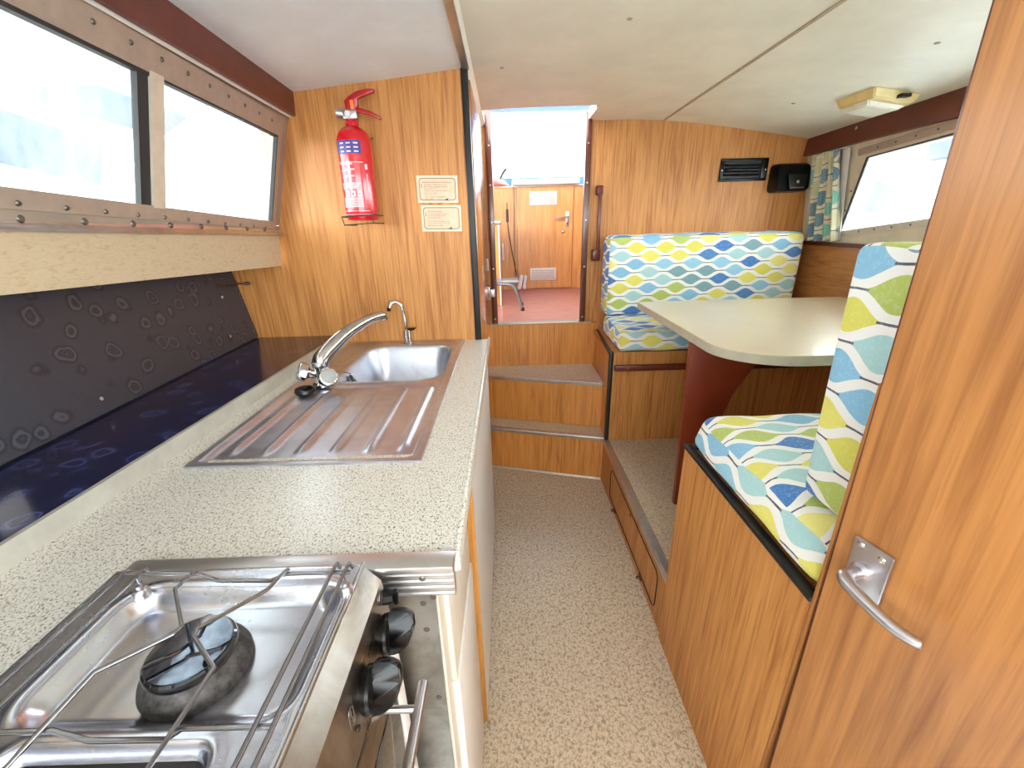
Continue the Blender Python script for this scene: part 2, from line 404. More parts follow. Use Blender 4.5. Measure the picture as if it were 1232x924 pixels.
def text(name, body, size, origin, xdir, zdir, mat, parent, depth=.0004, align='LEFT', xs=1.0):
    c = bpy.data.curves.new(name, 'FONT'); c.body = body; c.size = size; c.extrude = depth; c.align_x = align; c.resolution_u = 2
    tmp = bpy.data.objects.new(name, c); COL.objects.link(tmp); bpy.context.view_layer.update()
    me = bpy.data.meshes.new_from_object(tmp.evaluated_get(bpy.context.evaluated_depsgraph_get()))
    bpy.data.objects.remove(tmp); bpy.data.curves.remove(c)
    x = Vector(xdir).normalized(); z = Vector(zdir).normalized(); n = x.cross(z)
    mw = Matrix(((x.x*xs, z.x, n.x, origin[0]), (x.y*xs, z.y, n.y, origin[1]), (x.z*xs, z.z, n.z, origin[2]), (0, 0, 0, 1)))
    me.transform(mw); me.materials.clear(); me.materials.append(mat)
    o = bpy.data.objects.new(name, me); COL.objects.link(o)
    if parent is not None:
        o.parent = parent; base = Vector((0, 0, 0)); q = parent
        while q is not None: base += q.location; q = q.parent
        o.location = -base
    return o
def rrect(cx, cy, hx, hy, r, n=6):
    out = []
    for sx, sy, a0 in ((1, 1, 0), (-1, 1, 90), (-1, -1, 180), (1, -1, 270)):
        for k in range(n+1):
            a = math.radians(a0+90*k/n); out.append((cx+sx*(hx-r)+r*math.cos(a), cy+sy*(hy-r)+r*math.sin(a)))
    return out

# ================================================================ ROOM SHELL
TL = lambda x0, y: x0+.063*(1.52-y)      # left hull tapers towards the bow
YB = -1.0                                 # rear (bow-side) end behind the camera
struct(box('floor', (-.12, YB, -.04), (.50, 2.10, 0), M['floor']), 'mottled beige vinyl gangway floor', 'floor')
# ceiling: cambered panel with a hatch opening over the companionway
prof = [(-1.05, 1.668), (-.86, 1.685), (-.645, 1.706), (-.38, 1.73), (-.115, 1.757), (-.09, 1.773), (.02, 1.779), (.2, 1.782), (.42, 1.783), (.645, 1.783), (.81, 1.775), (.98, 1.76), (1.152, 1.738), (1.369, 1.708), (1.558, 1.677), (1.80, 1.64)]
def pz(x):
    for (a, za), (b, zb) in zip(prof, prof[1:]):
        if a <= x <= b: return za+(zb-za)*(x-a)/(b-a)
    return prof[-1][1]
def ceil_part(mb, x0, x1, y0, y1, t=.045):
    xs = sorted({x0, x1} | {p[0] for p in prof if x0 < p[0] < x1})
    for a, b in zip(xs, xs[1:]):
        za, zb = pz(a), pz(b)
        mb.hexa([(a, y0, za), (b, y0, zb), (b, y1, zb), (a, y1, za), (a, y0, za+t), (b, y0, zb+t), (b, y1, zb+t), (a, y1, za+t)])
mb = MB(); ceil_part(mb, -.112, 1.80, YB, 2.12); ceil_part(mb, .425, 1.80, 2.12, 2.46); ceil_part(mb, -.30, -.088, 2.12, 2.46)
struct(mb.build('ceiling', M['ceil'], smooth=30), 'cream cambered cabin ceiling', 'ceiling')
mb = MB(); ceil_part(mb, -1.05, -.112, YB, 1.56)
struct(mb.build('ceiling', M['ceil2'], smooth=30), 'ceiling panel over the galley, its lit look put into a paler colour', 'ceiling')
mb = MB()
mb.hexa([(-.120, YB, pz(-.12)-.004), (-.098, YB, pz(-.12)-.004), (-.098, 1.545, pz(-.12)-.004), (-.120, 1.545, pz(-.12)-.004), (-.120, YB, 1.76), (-.098, YB, 1.76), (-.098, 1.545, 1.76), (-.120, 1.545, 1.76)])
struct(mb.build('trim_1', M['alu']), 'metal strip on the ceiling edge above the galley', 'trim')
mb = MB()
for y0, y1 in ((YB, 2.395),):
    z = pz(.81)-.002
    mb.hexa([(.80, y0, z), (.812, y0, z), (.812, y1, z), (.80, y1, z), (.80, y0, z+.006), (.812, y0, z+.006), (.812, y1, z+.006), (.80, y1, z+.006)])
struct(mb.build('trim_2', M['ceilseam']), 'thin joint strip across the ceiling', 'trim')
for i, (x, y) in enumerate(((.329, 1.306), (1.176, 1.953), (1.18, 1.359), (.003, 1.617))):
    tag(MB().lathe([(0, -.003), (.006, -.002), (.008, 0), (.008, .002)], (x, y, pz(x)), n=12).build('screw_cap', M['ceilseam']),
        ['small cap in the ceiling nearest the camera gangway', 'small cap in the ceiling near the dinette lamp', 'small cap in the ceiling above the near seat by the tall door', 'faint small cap in the ceiling by the companionway'][i], 'screw cap', 'ceiling screw caps')
# aft bulkhead (y 2.40) either side of the doorway
def wall_poly(xs, y, t, zlow):
    mb = MB(); pts = [(xs[0], y, zlow), (xs[-1], y, zlow)]+[(x, y, pz(x)+.003) for x in reversed(xs)]
    return mb.prism(pts, (0, t, 0))
xs = [.425, .645, .81, .98, 1.152, 1.369, 1.558, 1.72]
struct(wall_poly(xs, 2.40, .035, 0).build('wall_aft', M['wood'], smooth=0), 'teak bulkhead beside the companionway', 'wall')
struct(box('wall_aft', (-.30, 2.40, 0), (-.088, 2.435, 1.785), M['wood'], smooth=0), 'narrow teak bulkhead left of the companionway', 'wall')
# galley bulkhead
gp = [(-1.15, 1.54, 0), (-.125, 1.54, 0)]+[(x, 1.54, pz(x)+.003) for x in (-.125, -.38, -.655)]+[(-.700, 1.54, 1.60), (-.788, 1.54, 1.29), (-1.15, 1.54, 1.25)]
struct(MB().prism(gp, (0, .02, 0)).build('wall_galley', M['wood'], smooth=0), 'teak bulkhead at the end of the galley', 'wall')
struct(box('trim_3', (-.125, 1.533, .88), (-.103, 1.566, 1.757), M['black'], bev=.003), 'black edging strip on the galley bulkhead', 'trim')
# gangway side wall between galley bulkhead and doorway, with a varnished door in it
struct(box('wall_left', (-.155, 1.566, 0), (-.125, 2.40, 1.76), M['wood'], smooth=0), 'teak side wall of the steps', 'wall')
d2 = sempty('door_2', (-.12, 1.60, .03), 'varnished side door beyond the galley bulkhead', 'door')
box('door_panel', (-.1245, 1.585, .78), (-.100, 2.33, 1.74), M['gloss_door'], d2, .003)
mb = MB().box((-.100, 2.255, .93), (-.092, 2.315, 1.0), .002).box((-.094, 2.25, .945), (-.066, 2.275, .985), .003)
mb.build('door_latch', M['satin'], d2)
MB().box((-.099, 2.28, 1.08), (-.097, 2.31, 1.14)).build('latch_plate', M['white'], d2)
# door frame of the companionway
struct(box('trim_4', (-.088, 2.375, .765), (-.058, 2.40, 1.86), M['brown'], bev=.003), 'brown left post of the companionway frame', 'trim')
struct(box('trim_5', (.415, 2.375, .765), (.445, 2.402, 1.82), M['brown'], bev=.003), 'brown right post of the companionway frame', 'trim')
for x in (-.073, .430):
    for z in (.80, 1.08, 1.32, 1.5, 1.68):
        tag(MB().lathe([(0, .002), (.0035, .0015), (.004, 0)], (x, 2.375, z), (0, -1, 0), n=10).build('frame_screw', M['satin']),
            'small bright screw in the brown companionway frame post', 'screw', 'screws in the companionway frame')
# bevelled hatch cheek at the right of the opening
struct(MB().hexa([(.415, 2.12, 1.783), (.427, 2.12, 1.783), (.46, 2.40, 1.80), (.448, 2.40, 1.80), (.415, 2.12, 1.90), (.427, 2.12, 1.90), (.46, 2.40, 1.90), (.448, 2.40, 1.90)]).build('trim_6', M['ceilseam']), 'edge board of the roof hatch opening', 'trim')
# ---- left hull side, upper: window wall leaning out, taper towards bow
def LW(y, z, o=0.0): return (-.78+.063*(1.52-y)+.3*(z-1.3)+o, y, z)
YN = YB
def lw_slab(mb, y0, y1, z0a, z1a, z0b, z1b, o, t):
    """slab in the left window plane; z at y0 (a) and at y1 (b); thickness t towards outside"""
    p = [LW(y0, z0a, o), LW(y1, z0b, o), LW(y1, z1b, o), LW(y0, z1a, o)]
    q = [Vector(c)+Vector((-t, 0, 0)) for c in p]
    mb.hexa([p[0], p[1], q[1], q[0], p[3], p[2], q[2], q[3]]); return mb
zb = lambda y: 1.333+.043*(1.48-y)      # glass bottom
zt = lambda y: 1.577+.012*(1.48-y)      # glass top
mb = MB()
lw_slab(mb, YN, 1.54, zt(YN)+.045, 1.76, zt(1.54)+.045, 1.76, 0, .03)
struct(mb.build('wall_port', M['greywall']), 'taupe lining above the left window', 'wall')
mb = MB(); lw_slab(mb, YN, 1.54, 1.27, zb(YN)-.03, 1.27, zb(1.54)-.012, 0, .03)
lw_slab(mb, 1.485, 1.54, 1.32, 1.63, 1.32, 1.63, 0, .03)
struct(mb.build('wall_port', M['greywall']), 'taupe lining under the left window', 'wall')
w1 = sempty('window_1', (-.75, 1.0, 1.3), 'long two-pane galley window with riveted frame', 'window')
mb = MB()
lw_slab(mb, YN, 1.50, zt(YN), zt(YN)+.050, zt(1.5), zt(1.5)+.050, .004, .02)
lw_slab(mb, YN, 1.50, zb(YN)-.042, zb(YN), zb(1.5)-.022, zb(1.5), .005, .02)
lw_slab(mb, 1.478, 1.50, zb(1.48), zt(1.48), zb(1.5), zt(1.5), .004, .02)
mb.build('window_frame', M['winframeL'], w1)
mb = MB(); 
lw_slab(mb, .940, .975, zb(.95)-.003, zt(.95)+.003, zb(.975)-.003, zt(.975)+.003, .006, .02)
mb.build('mullion', M['winframe'], w1)
mb = MB()
lw_slab(mb, .912, .939, zb(.93), zt(.93), zb(.93), zt(.93), .001, .012)
lw_slab(mb, YN, .94, zt(YN)-.006, zt(YN)+.001, zt(.94)-.006, zt(.94)+.001, .0035, .012)
lw_slab(mb, 1.472, 1.479, zb(1.48), zt(1.48), zb(1.48), zt(1.48), .003, .012)
lw_slab(mb, .975, 1.478, zt(.975)-.004, zt(.975)+.001, zt(1.478)-.004, zt(1.478)+.001, .0035, .012)
mb.build('rubber_seal', M['rubber'], w1)
mb = MB(); lw_slab(mb, YN, .925, zb(YN), zt(YN), zb(.925), zt(.925), -.008, .004); mb.build('pane', M['glassL'], w1)
mb = MB(); lw_slab(mb, .96, 1.485, zb(.96), zt(.96), zb(1.485), zt(1.485), -.008, .004); mb.build('pane', M['glassL'], w1)
nl = Vector((1, .063, -.3)).normalized()
k = 0
y = .44
while y < 1.47:
    MB().lathe([(0, .003), (.003, .0025), (.0045, 0)], Vector(LW(y, zb(y)-.020, .0055)), nl, n=10).build('screw', M['screw'], w1)
    MB().lathe([(0, .003), (.003, .0025), (.0045, 0)], Vector(LW(y, zt(y)+.030, .0045)), nl, n=10).build('screw', M['screw'], w1)
    y += .076
# alloy rail on top of the beige shelf board
mb = MB()
def rl(y, z, o): return Vector((-.782+.063*(1.52-y)+o, y, z))
zr = lambda y: 1.293+.026*(1.52-y)
pr = [(-.003, .0), (.004, .0), (.004, .026), (-.003, .026)]
mb.hexa([rl(YN, zr(YN), -.003), rl(1.535, zr(1.535), -.003), rl(1.535, zr(1.535), .010), rl(YN, zr(YN), .010), rl(YN, zr(YN)+.022, -.003), rl(1.535, zr(1.535)+.014, -.003), rl(1.535, zr(1.535)+.014, .008), rl(YN, zr(YN)+.022, .008)])
mb.tube([rl(YN, zr(YN), .013), rl(1.538, zr(1.538), .013)], .006, 8)
rail = tag(mb.build('window_sill_rail', M['alu']), 'riveted alloy rail under the long left window', 'rail')
y = .46
while y < 1.5:
    MB().lathe([(0, .004), (.005, .003), (.007, 0)], rl(y, zr(y)+.013, .009), (1, .06, 0), n=12).build('rivet', M['screw'], rail); y += .107
# beige shelf board
def sb(y, z, o=0.0): return Vector((-.785+.063*(1.52-y)+.25*(z-1.29)*-1*-1+o, y, z))
mb = MB(); zbm = lambda y: 1.188+.04*(1.52-y)
def sbp(y, z, o): return Vector((-.778+.063*(1.52-y)-.10*(1.29-z)+o, y, z))
mb.hexa([sbp(YN, zbm(YN), 0), sbp(1.527, zbm(1.527), 0), sbp(1.527, zbm(1.527), -.02), sbp(YN, zbm(YN), -.02), sbp(YN, zr(YN), 0), sbp(1.527, zr(1.527), 0), sbp(1.527, zr(1.527), -.02), sbp(YN, zr(YN), -.02)])
tag(mb.build('shelf_board', M['beige']), 'beige fascia board hanging under the left window rail', 'board')
mb = MB(); mb.hexa([sbp(YN, zbm(YN), -.02), sbp(1.54, zbm(1.54), -.02), (-1.08, 1.54, zbm(1.54)), (-1.0, YN, zbm(YN)+.0), sbp(YN, zbm(YN)+.012, -.02), sbp(1.54, zbm(1.54)+.012, -.02), (-1.08, 1.54, zbm(1.54)+.012), (-1.0, YN, zbm(YN)+.012)])
struct(mb.build('wall_port', M['creamwall']), 'underside of the hull ledge', 'wall')
# dark red beam under the ceiling, left
mb = MB()
bx_ = lambda y: -.652+.055*(1.52-y)
mb.hexa([(bx_(YN), YN, 1.640), (bx_(1.54), 1.54, 1.640), (bx_(1.54)-.02, 1.54, 1.640), (bx_(YN)-.02, YN, 1.640), (bx_(YN)+.006, YN, 1.712), (bx_(1.54)+.006, 1.54, 1.712), (bx_(1.54)-.02, 1.54, 1.712), (bx_(YN)-.02, YN, 1.712)])
struct(mb.build('trim_7', M['mahog']), 'dark red beam along the left ceiling edge', 'beam')
mb = MB(); mb.tube([(bx_(YN)-.014, YN, 1.637), (bx_(1.54)-.014, 1.54, 1.637)], .004, 6)
struct(mb.build('trim_8', M['white']), 'pale bead under the left red beam', 'trim')
# dark splashback and ledge
mb = MB()
mb.hexa([(-.94+.063*2.54, YN, .935), (-.94, 1.54, .935), (-.96, 1.54, .935), (-.96+.063*2.54, YN, .935), (-.985+.063*2.54, YN, 1.30), (-.985, 1.54, 1.22), (-1.005, 1.54, 1.22), (-1.005+.063*2.54, YN, 1.30)])
spb = tag(mb.build('splashback', M['splash']), 'dark grey splashback with faint ringed flowers behind the ledge', 'splashback')
for y, z in ((.86, .965), (1.38, .975), (1.42, 1.10)):
    xx = -.943+.063*(1.54-y)-(z-.94)*.125
    MB().lathe([(0, .003), (.004, .002), (.005, 0)], (xx, y, z), (1, 0, .1), n=10).build('screw', M['satin'], spb)
sx = lambda y: -.663+.024*(y-.43)
mb = MB(); mb.hexa([(-.96+.16, YN, .915), (-.955, 1.54, .915), (sx(1.54)+.001, 1.54, .915), (sx(YN)+.001, YN, .915), (-.96+.16, YN, .930), (-.955, 1.54, .930), (sx(1.54)+.001, 1.54, .930), (sx(YN)+.001, YN, .930)])
tag(mb.build('ledge_top', M['darkledge']), 'dark flowered ledge behind the worktop, window reflection in its navy', 'ledge')
mb = MB(); sx = lambda y: -.663+.024*(y-.43)
pr = [(-.004, .895), (.009, .895), (.008, .903), (.004, .932), (-.004, .932)]
mb.prism([(sx(YN)+a, YN, z) for a, z in pr], Vector((sx(1.54)-sx(YN), 1.54-YN, 0)))
tag(mb.build('edge_strip', M['creamstrip'], smooth=50), 'cream metal edging strip between ledge and speckled worktop', 'trim strip')
mb = MB(); mb.tube([(-.965, 1.42, 1.142), (-.95, 1.47, 1.139), (-.925, 1.50, 1.133)], .003, 6, smooth_pts=4); mb.lathe([(0, 0), (.006, .003), (.006, .02), (0, .024)], (-.925, 1.50, 1.133), (.9, .5, 0), n=10)
tag(mb.build('loose_cable', M['brown']), 'short brown cable end poking from the splashback corner', 'cable')
tag(box('socket', (-.905, .60, .985), (-.890, .650, 1.05), M['white'], bev=.004), 'white socket edge on the splashback at the photo edge', 'socket')
# hull backing behind galley (below ledge)
struct(box('wall_port', (-1.25, YN, 0), (-1.02, 1.54, 1.30), M['creamwall']), 'hull lining behind the galley', 'wall')

# ---- right hull side
def RWp(y, z, o=0.0): return (1.57-.065*(2.4-y)-.15*(z-1.6)+o, y, z)
def rw_slab(mb, pts, o, t):
    p = [Vector(RWp(y, z, o)) for y, z in pts]; mb.prism(p, (t, 0, 0)); return mb
YR = -.2
wb0 = lambda y: 1.238+.105*(2.094-y)   # glass bottom rises towards the bow
wt0 = lambda y: 1.534+.05*(1.971-y)
wn = -.1
mb = MB()
rw_slab(mb, [(YR, wt0(YR)+.05-.14), (wn, wt0(wn)-.02), (1.99, wt0(1.99)+.0), (2.16, 1.17), (2.40, 1.17), (2.40, 1.75), (YR, 1.75)], 0, .03)
struct(mb.build('wall_starboard', M['creamwall'], smooth=0), 'cream lining around the right window', 'wall')
mb = MB(); rw_slab(mb, [(YR, 1.17), (2.16, 1.17), (2.115, wb0(2.1)), (wn, wb0(1.0)), (YR, wb0(1.0))], 0, .03)
struct(mb.build('wall_starboard', M['creamwall'], smooth=0), 'cream lining under the right window', 'wall')
w2 = sempty('window_2', (1.55, 1.8, 1.3), 'slanted dinette window with streaked glass', 'window')
BL, TLc = (2.094, 1.240), (1.971, 1.536)
def wbn(y): return 1.240+.105*(2.094-y) if y > 1.2 else 1.334
def wtn(y): return 1.536+.05*(1.971-y)
out = lambda y, z, d: (y, z)
mb = MB()
rw_slab(mb, [(.4, wtn(.4)), (1.971, 1.536), (1.995, 1.575), (.4, wtn(.4)+.035)], -.006, .02)
rw_slab(mb, [(1.2, 1.334), (1.2, 1.305), (2.125, 1.212), (2.094, 1.240)], -.006, .02)
rw_slab(mb, [(2.094, 1.240), (2.125, 1.212), (1.995, 1.575), (1.971, 1.536)], -.006, .02)
rw_slab(mb, [(.4, 1.334), (.4, 1.305), (1.2, 1.305), (1.2, 1.334)], -.006, .02)
mb.build('window_frame', M['winframe'], w2)
mb = MB(); rw_slab(mb, [(2.086, 1.245), (2.096, 1.240), (1.973, 1.538), (1.963, 1.532)], -.008, .006)
rw_slab(mb, [(.4, wtn(.4)-.003), (1.965, 1.533), (1.968, 1.538), (.4, wtn(.4)+.002)], -.008, .006)
mb.build('rubber_seal', M['rubber'], w2)
mb = MB(); rw_slab(mb, [(.38, 1.33), (1.2, 1.33), (2.10, 1.236), (1.975, 1.54), (.38, wtn(.38)+.005)], .006, .004); mb.build('pane', M['glassR'], w2)
mb = MB(); rw_slab(mb, [(1.2, wtn(1.2)+.012), (2.02, 1.548), (2.02, 1.575), (1.2, wtn(1.2)+.04)], -.012, .007); mb.build('upper_rail', M['winframeL'], w2)
nr = Vector((-1, .065, -.15)).normalized()
y = 1.28
while y < 2.0:
    MB().lathe([(0, .003), (.003, .0025), (.0045, 0)], RWp(y, wtn(y)+.026, -.0125), nr, n=10).build('screw', M['screw'], w2)
    MB().lathe([(0, .003), (.003, .0025), (.0045, 0)], RWp(y+.06, wbn(y+.06)-.014, -.0065), nr, n=10).build('screw', M['screw'], w2)
    y += .09
for i, (y, z) in enumerate(((2.045, 1.41), (2.07, 1.33), (2.01, 1.56))):
    MB().lathe([(0, .003), (.003, .0025), (.0045, 0)], RWp(y, z, -.0065), nr, n=10).build('screw', M['screw'], w2)
mb = MB(); c0 = lambda y: 1.555-.065*(2.4-y)
mb.hexa([(c0(YR)-.01, YR, 1.600), (c0(2.4)-.01, 2.4, 1.600), (c0(2.4)+.015, 2.4, 1.600), (c0(YR)+.015, YR, 1.600), (c0(YR), YR, 1.69), (c0(2.4), 2.4, 1.69), (c0(2.4)+.015, 2.4, 1.69), (c0(YR)+.015, YR, 1.69)])
struct(mb.build('trim_9', M['mahog']), 'dark red beam along the right ceiling edge', 'beam')
tag(MB().lathe([(0, .003), (.005, .002), (.007, 0)], (c0(2.05)-.004, 2.05, 1.66), (-1, 0, 0), n=12).build('screw_cap', M['ceilseam']), 'small pale cap on the right red beam', 'screw cap')
# panel below window with dark lip
mb = MB(); q = lambda y: 1.635-.065*(2.4-y)
mb.hexa([(q(YR), YR, .0), (q(2.4)+.01, 2.4, .0), (q(2.4)+.05, 2.4, .0), (q(YR)+.05, YR, .0), (q(YR), YR, 1.17), (q(2.4), 2.4, 1.17), (q(2.4)+.03, 2.4, 1.17), (q(YR)+.03, YR, 1.17)])
struct(mb.build('wall_starboard', M['wood_x'], smooth=0), 'teak lining below the right window', 'wall')
mb = MB(); mb.hexa([(q(YR)-.014, YR, 1.168), (q(2.4)-.014, 2.4, 1.168), (q(2.4)+.02, 2.4, 1.168), (q(YR)+.02, YR, 1.168), (q(YR)-.014, YR, 1.186), (q(2.4)-.014, 2.4, 1.186), (q(2.4)+.02, 2.4, 1.186), (q(YR)+.02, YR, 1.186)])
struct(mb.build('trim_10', M['mahog']), 'dark red sill under the right window', 'trim')
# forward end behind the camera: bulkhead with a wide opening added to let sky light in
mb = MB().box((-1.1, YB-.03, 0), (1.7, YB, 1.0)).box((-1.1, YB-.03, 1.72), (1.7, YB, 1.80)).box((-1.1, YB-.03, 1.0), (-.6, YB, 1.72)).box((1.4, YB-.03, 1.0), (1.7, YB, 1.72))
struct(mb.build('wall_forward', M['wood'], smooth=0), 'teak bulkhead behind the viewpoint', 'wall')

# ================================================================ STEPS
def sy(x, yl, yr): return yl+(yr-yl)*(x+.118)/(.472+.118)
def step(z0, z1, yl, yr, label, depth):
    t = thing('step', label, 'step', (.17, (yl+yr)/2, z0), 'steps up to the companionway')
    mb = MB(); mb.hexa([(-.125, sy(-.125, yl, yr)+.008, z0), (.498, sy(.498, yl, yr)+.008, z0), (.498, sy(.498, yl, yr)+.022, z0), (-.125, sy(-.125, yl, yr)+.022, z0),
                        (-.125, sy(-.125, yl, yr)+.008, z1-.016), (.498, sy(.498, yl, yr)+.008, z1-.016), (.484, sy(.48, yl, yr)+.022, z1-.016), (-.125, sy(-.125, yl, yr)+.022, z1-.016)])
    mb.build('riser', M['wood_step'], t, smooth=0)
    if depth:
        mb = MB(); mb.hexa([(-.125, yl+.004, z1-.016), (.497, yr+.001, z1-.016), (.497, depth, z1-.016), (-.125, depth, z1-.016), (-.125, yl+.004, z1-.001), (.497, yr+.001, z1-.001), (.497, depth, z1-.001), (-.125, depth, z1-.001)])
        mb.build('tread', M['tread'], t)
        mb = MB(); v = Vector((.598, yr-yl, 0))*1.028
        mb.prism([(-.125, yl, z1-.018), (-.125, yl-.002, z1-.004), (-.125, yl+.002, z1+.001), (-.125, yl+.022, z1+.001), (-.125, yl+.022, z1-.001), (-.125, yl+.004, z1-.005), (-.125, yl+.004, z1-.018)], v)
        mb.build('nosing', M['alu'], t)
    return t
step(0, .255, 2.080, 1.920, 'lowest step with mottled tread and metal nosing', 2.40)
step(.255, .515, 2.205, 2.045, 'middle step with mottled tread and metal nosing', 2.40)
t = thing('step', 'top teak riser under the companionway sill', 'step', (.17, 2.385, .515), 'steps up to the companionway')
MB().box((-.125, 2.372, .514), (.515, 2.398, .764)).build('riser', M['wood_step'], t, smooth=0)
MB().box((-.125, 2.368, .764), (.480, 2.44, .772), .002).build('sill', M['ceilseam'], t)
mb = MB(); mb.prism([(-.12, 2.086, 0), (-.12, 2.078, 0), (-.12, 2.086, .008)], (.598, -.16, 0)); struct(mb.build('baseboard_aft', M['alu']), 'thin strip at the foot of the steps', 'trim')

# ================================================================ DINETTE
# raised footwell plinth
pl_ = thing('footwell_plinth', 'low raised platform with mottled top and metal edge under the table', 'platform', (1.0, 1.45, 0))
MB().box((.482, 1.0, 0), (.500, 1.93, .236)).build('front_board', M['wood'], pl_, smooth=0)
MB().box((.484, .9955, .236), (1.560, 1.93, .250)).build('top', M['tread'], pl_)
MB().prism([(.476, .995, .228), (.476, .995, .246), (.482, .995, .253), (.506, .995, .253), (.506, .995, .250), (.484, .995, .250), (.484, .995, .228)], (0, .925, 0)).build('edge_trim', M['alu'], pl_)
mb = MB(); rr = rrect(1.40, .115, .33, .078, .03)
pp = [(.4805, a, b) for a, b in rr]; inner = [(.4805, a, b) for a, b in rrect(1.40, .115, .325, .073, .026)]
mb.tube(pp+[pp[0]], .002, 6, cap=False)
mb.build('panel_groove', M['black'], pl_)
for y in (1.62, 1.22):
    MB().box((.474, y-.014, .022), (.482, y+.014, .036), .002).lathe([(0, 0), (.005, 0), (.005, .01), (0, .01)], (.474, y, .029), (-1, 0, 0), n=10).build('turn_catch', M['brown'], pl_)
MB().lathe([(0, .001), (.008, .001), (.008, 0)], (.482, 1.404, .172), (-1, 0, 0), n=14).build('finger_hole', M['black'], pl_)

# far bench box
fb = thing('bench_box', 'far teak bench base beside the steps, dark red rail under its cushion', 'bench', (1.05, 2.15, 0))
MB().box((.500, 1.905, .250), (1.595, 1.925, .722)).build('front_panel', M['wood'], fb, smooth=0)
MB().hexa([(.482, 1.925, 0), (.482, 2.371, 0), (.545, 2.371, 0), (.500, 1.925, 0), (.484, 1.925, .712), (.514, 2.371, .712), (.545, 2.371, .712), (.500, 1.925, .712)]).build('end_panel', M['wood_step'], fb, smooth=0)
MB().box((.500, 1.925, .700), (1.60, 2.395, .722)).build('lid', M['wood'], fb, smooth=0)
mb = MB(); mb.box((.484, 1.899, .250), (.502, 1.927, .724), .002)
mb.hexa([(.480, 1.90, .710), (.512, 2.370, .710), (.526, 2.370, .710), (.494, 1.90, .710), (.480, 1.90, .726), (.512, 2.370, .726), (.526, 2.370, .726), (.494, 1.90, .726)])
mb.build('edging', M['black'], fb)
mb = MB(); mb.box((.507, 1.884, .632), (1.60, 1.905, .660), .003); mb.build('support_rail', M['mahog'], fb)
MB().box((.90, 1.8835, .628), (1.60, 1.886, .664)).build('rail_screw_strip', M['mahog'], fb)
for x in (.57, .85): MB().lathe([(0, .002), (.004, .001), (.005, 0)], (x, 1.884, .646), (0, -1, 0), n=10).build('screw', M['screw'], fb)

def cushion(name, a, b, label, bev=.03, taper=None, off=(0, 0), crown=.012):
    a, b = Vector(a), Vector(b)
    nx, ny, nz = [max(4, int(abs(b[i]-a[i])/.025)) for i in range(3)]
    t = bmesh.new(); bmesh.ops.create_cube(t, size=1)
    for v in t.verts: v.co = Vector((a[i]+(v.co[i]+.5)*(b[i]-a[i]) for i in range(3)))
    bmesh.ops.bevel(t, geom=t.edges[:], offset=bev, segments=4, profile=.5, affect='EDGES')
    ext = b-a
    for ax in range(3):
        n = int(ext[ax]/.03)
        for k in range(1, n):
            c = a.copy(); c[ax] = a[ax]+bev+(ext[ax]-2*bev)*k/n
            nrm = Vector((0, 0, 0)); nrm[ax] = 1
            bmesh.ops.bisect_plane(t, geom=t.verts[:]+t.edges[:]+t.faces[:], plane_co=c, plane_no=nrm)
    mid = (a+b)/2; h = ext/2
    for v in t.verts:
        q = Vector(((v.co[i]-mid[i])/h[i] for i in range(3)))
        w_ = [max(0, 1-q[i]**2)**.6 for i in range(3)]
        for i in range(3):
            j, k2 = [x for x in range(3) if x != i]
            if abs(q[i]) > .2: v.co[i] += crown*q[i]*abs(q[i])*w_[j]*w_[k2]
        v.co.z += .0018*math.sin(v.co.x*31+v.co.y*17)+.0015*math.sin(v.co.y*43-v.co.z*19)
        if taper: v.co = taper(v.co)
    mb = MB(); mb.merge(t); o = mb.build(name, M['fabric'], None, 60, uv=True, off=off)
    # piping seams
    return tag(o, label, 'cushion')
cushion('seat_cushion', (.522, 1.895, .728), (1.60, 2.30, .826), 'flat far seat cushion on the bench beside the steps', .022, lambda c: Vector((c.x+(c.y-1.9)*.03 if c.x < .7 else c.x, c.y, c.z)), crown=.006)
cushion('back_cushion', (.532, 2.245, .828), (1.548, 2.385, 1.238), 'long far backrest cushion against the aft bulkhead', .028, crown=.006, off=(.0, .01))
# near bench
nb = thing('bench_box', 'near teak bench base with black edging beside the tall door', 'bench', (1.0, .74, 0))
MB().box((.475, .494, 0), (.493, .995, .722)).build('side_panel', M['wood'], nb, smooth=0)
MB().box((.493, .977, .25), (1.525, .995, .722)).build('front_panel', M['wood_step'], nb, smooth=0)
MB().box((.493, .494, .700), (1.505, .977, .722)).build('lid', M['wood'], nb, smooth=0)
MB().box((.471, .493, .722), (.492, 1.000, .732), .002).box((.492, .978, .722), (1.525, 1.0, .732), .002).build('edging', M['black'], nb)
cushion('seat_cushion', (.484, .50, .736), (1.50, .982, .826), 'near seat cushion beside the tall door, large ovals on its side', .026, lambda c: Vector((c.x+(max(0, (c.z-.76))*.32 if c.x < .6 else 0), c.y, c.z)), off=(.03, .02), crown=.008)
cushion('back_cushion', (.530, .508, .834), (1.50, .640, 1.262), 'upright near backrest cushion partly behind the tall door', .016, lambda c: Vector((c.x, c.y+(c.z-.83)*.04, c.z)), off=(.045, .03), crown=.005)
struct(box('wall_near', (.4745, .4875, 0), (1.55, .4925, 1.10), M['wood_door'], smooth=0), 'half-height teak partition behind the near backrest', 'wall')

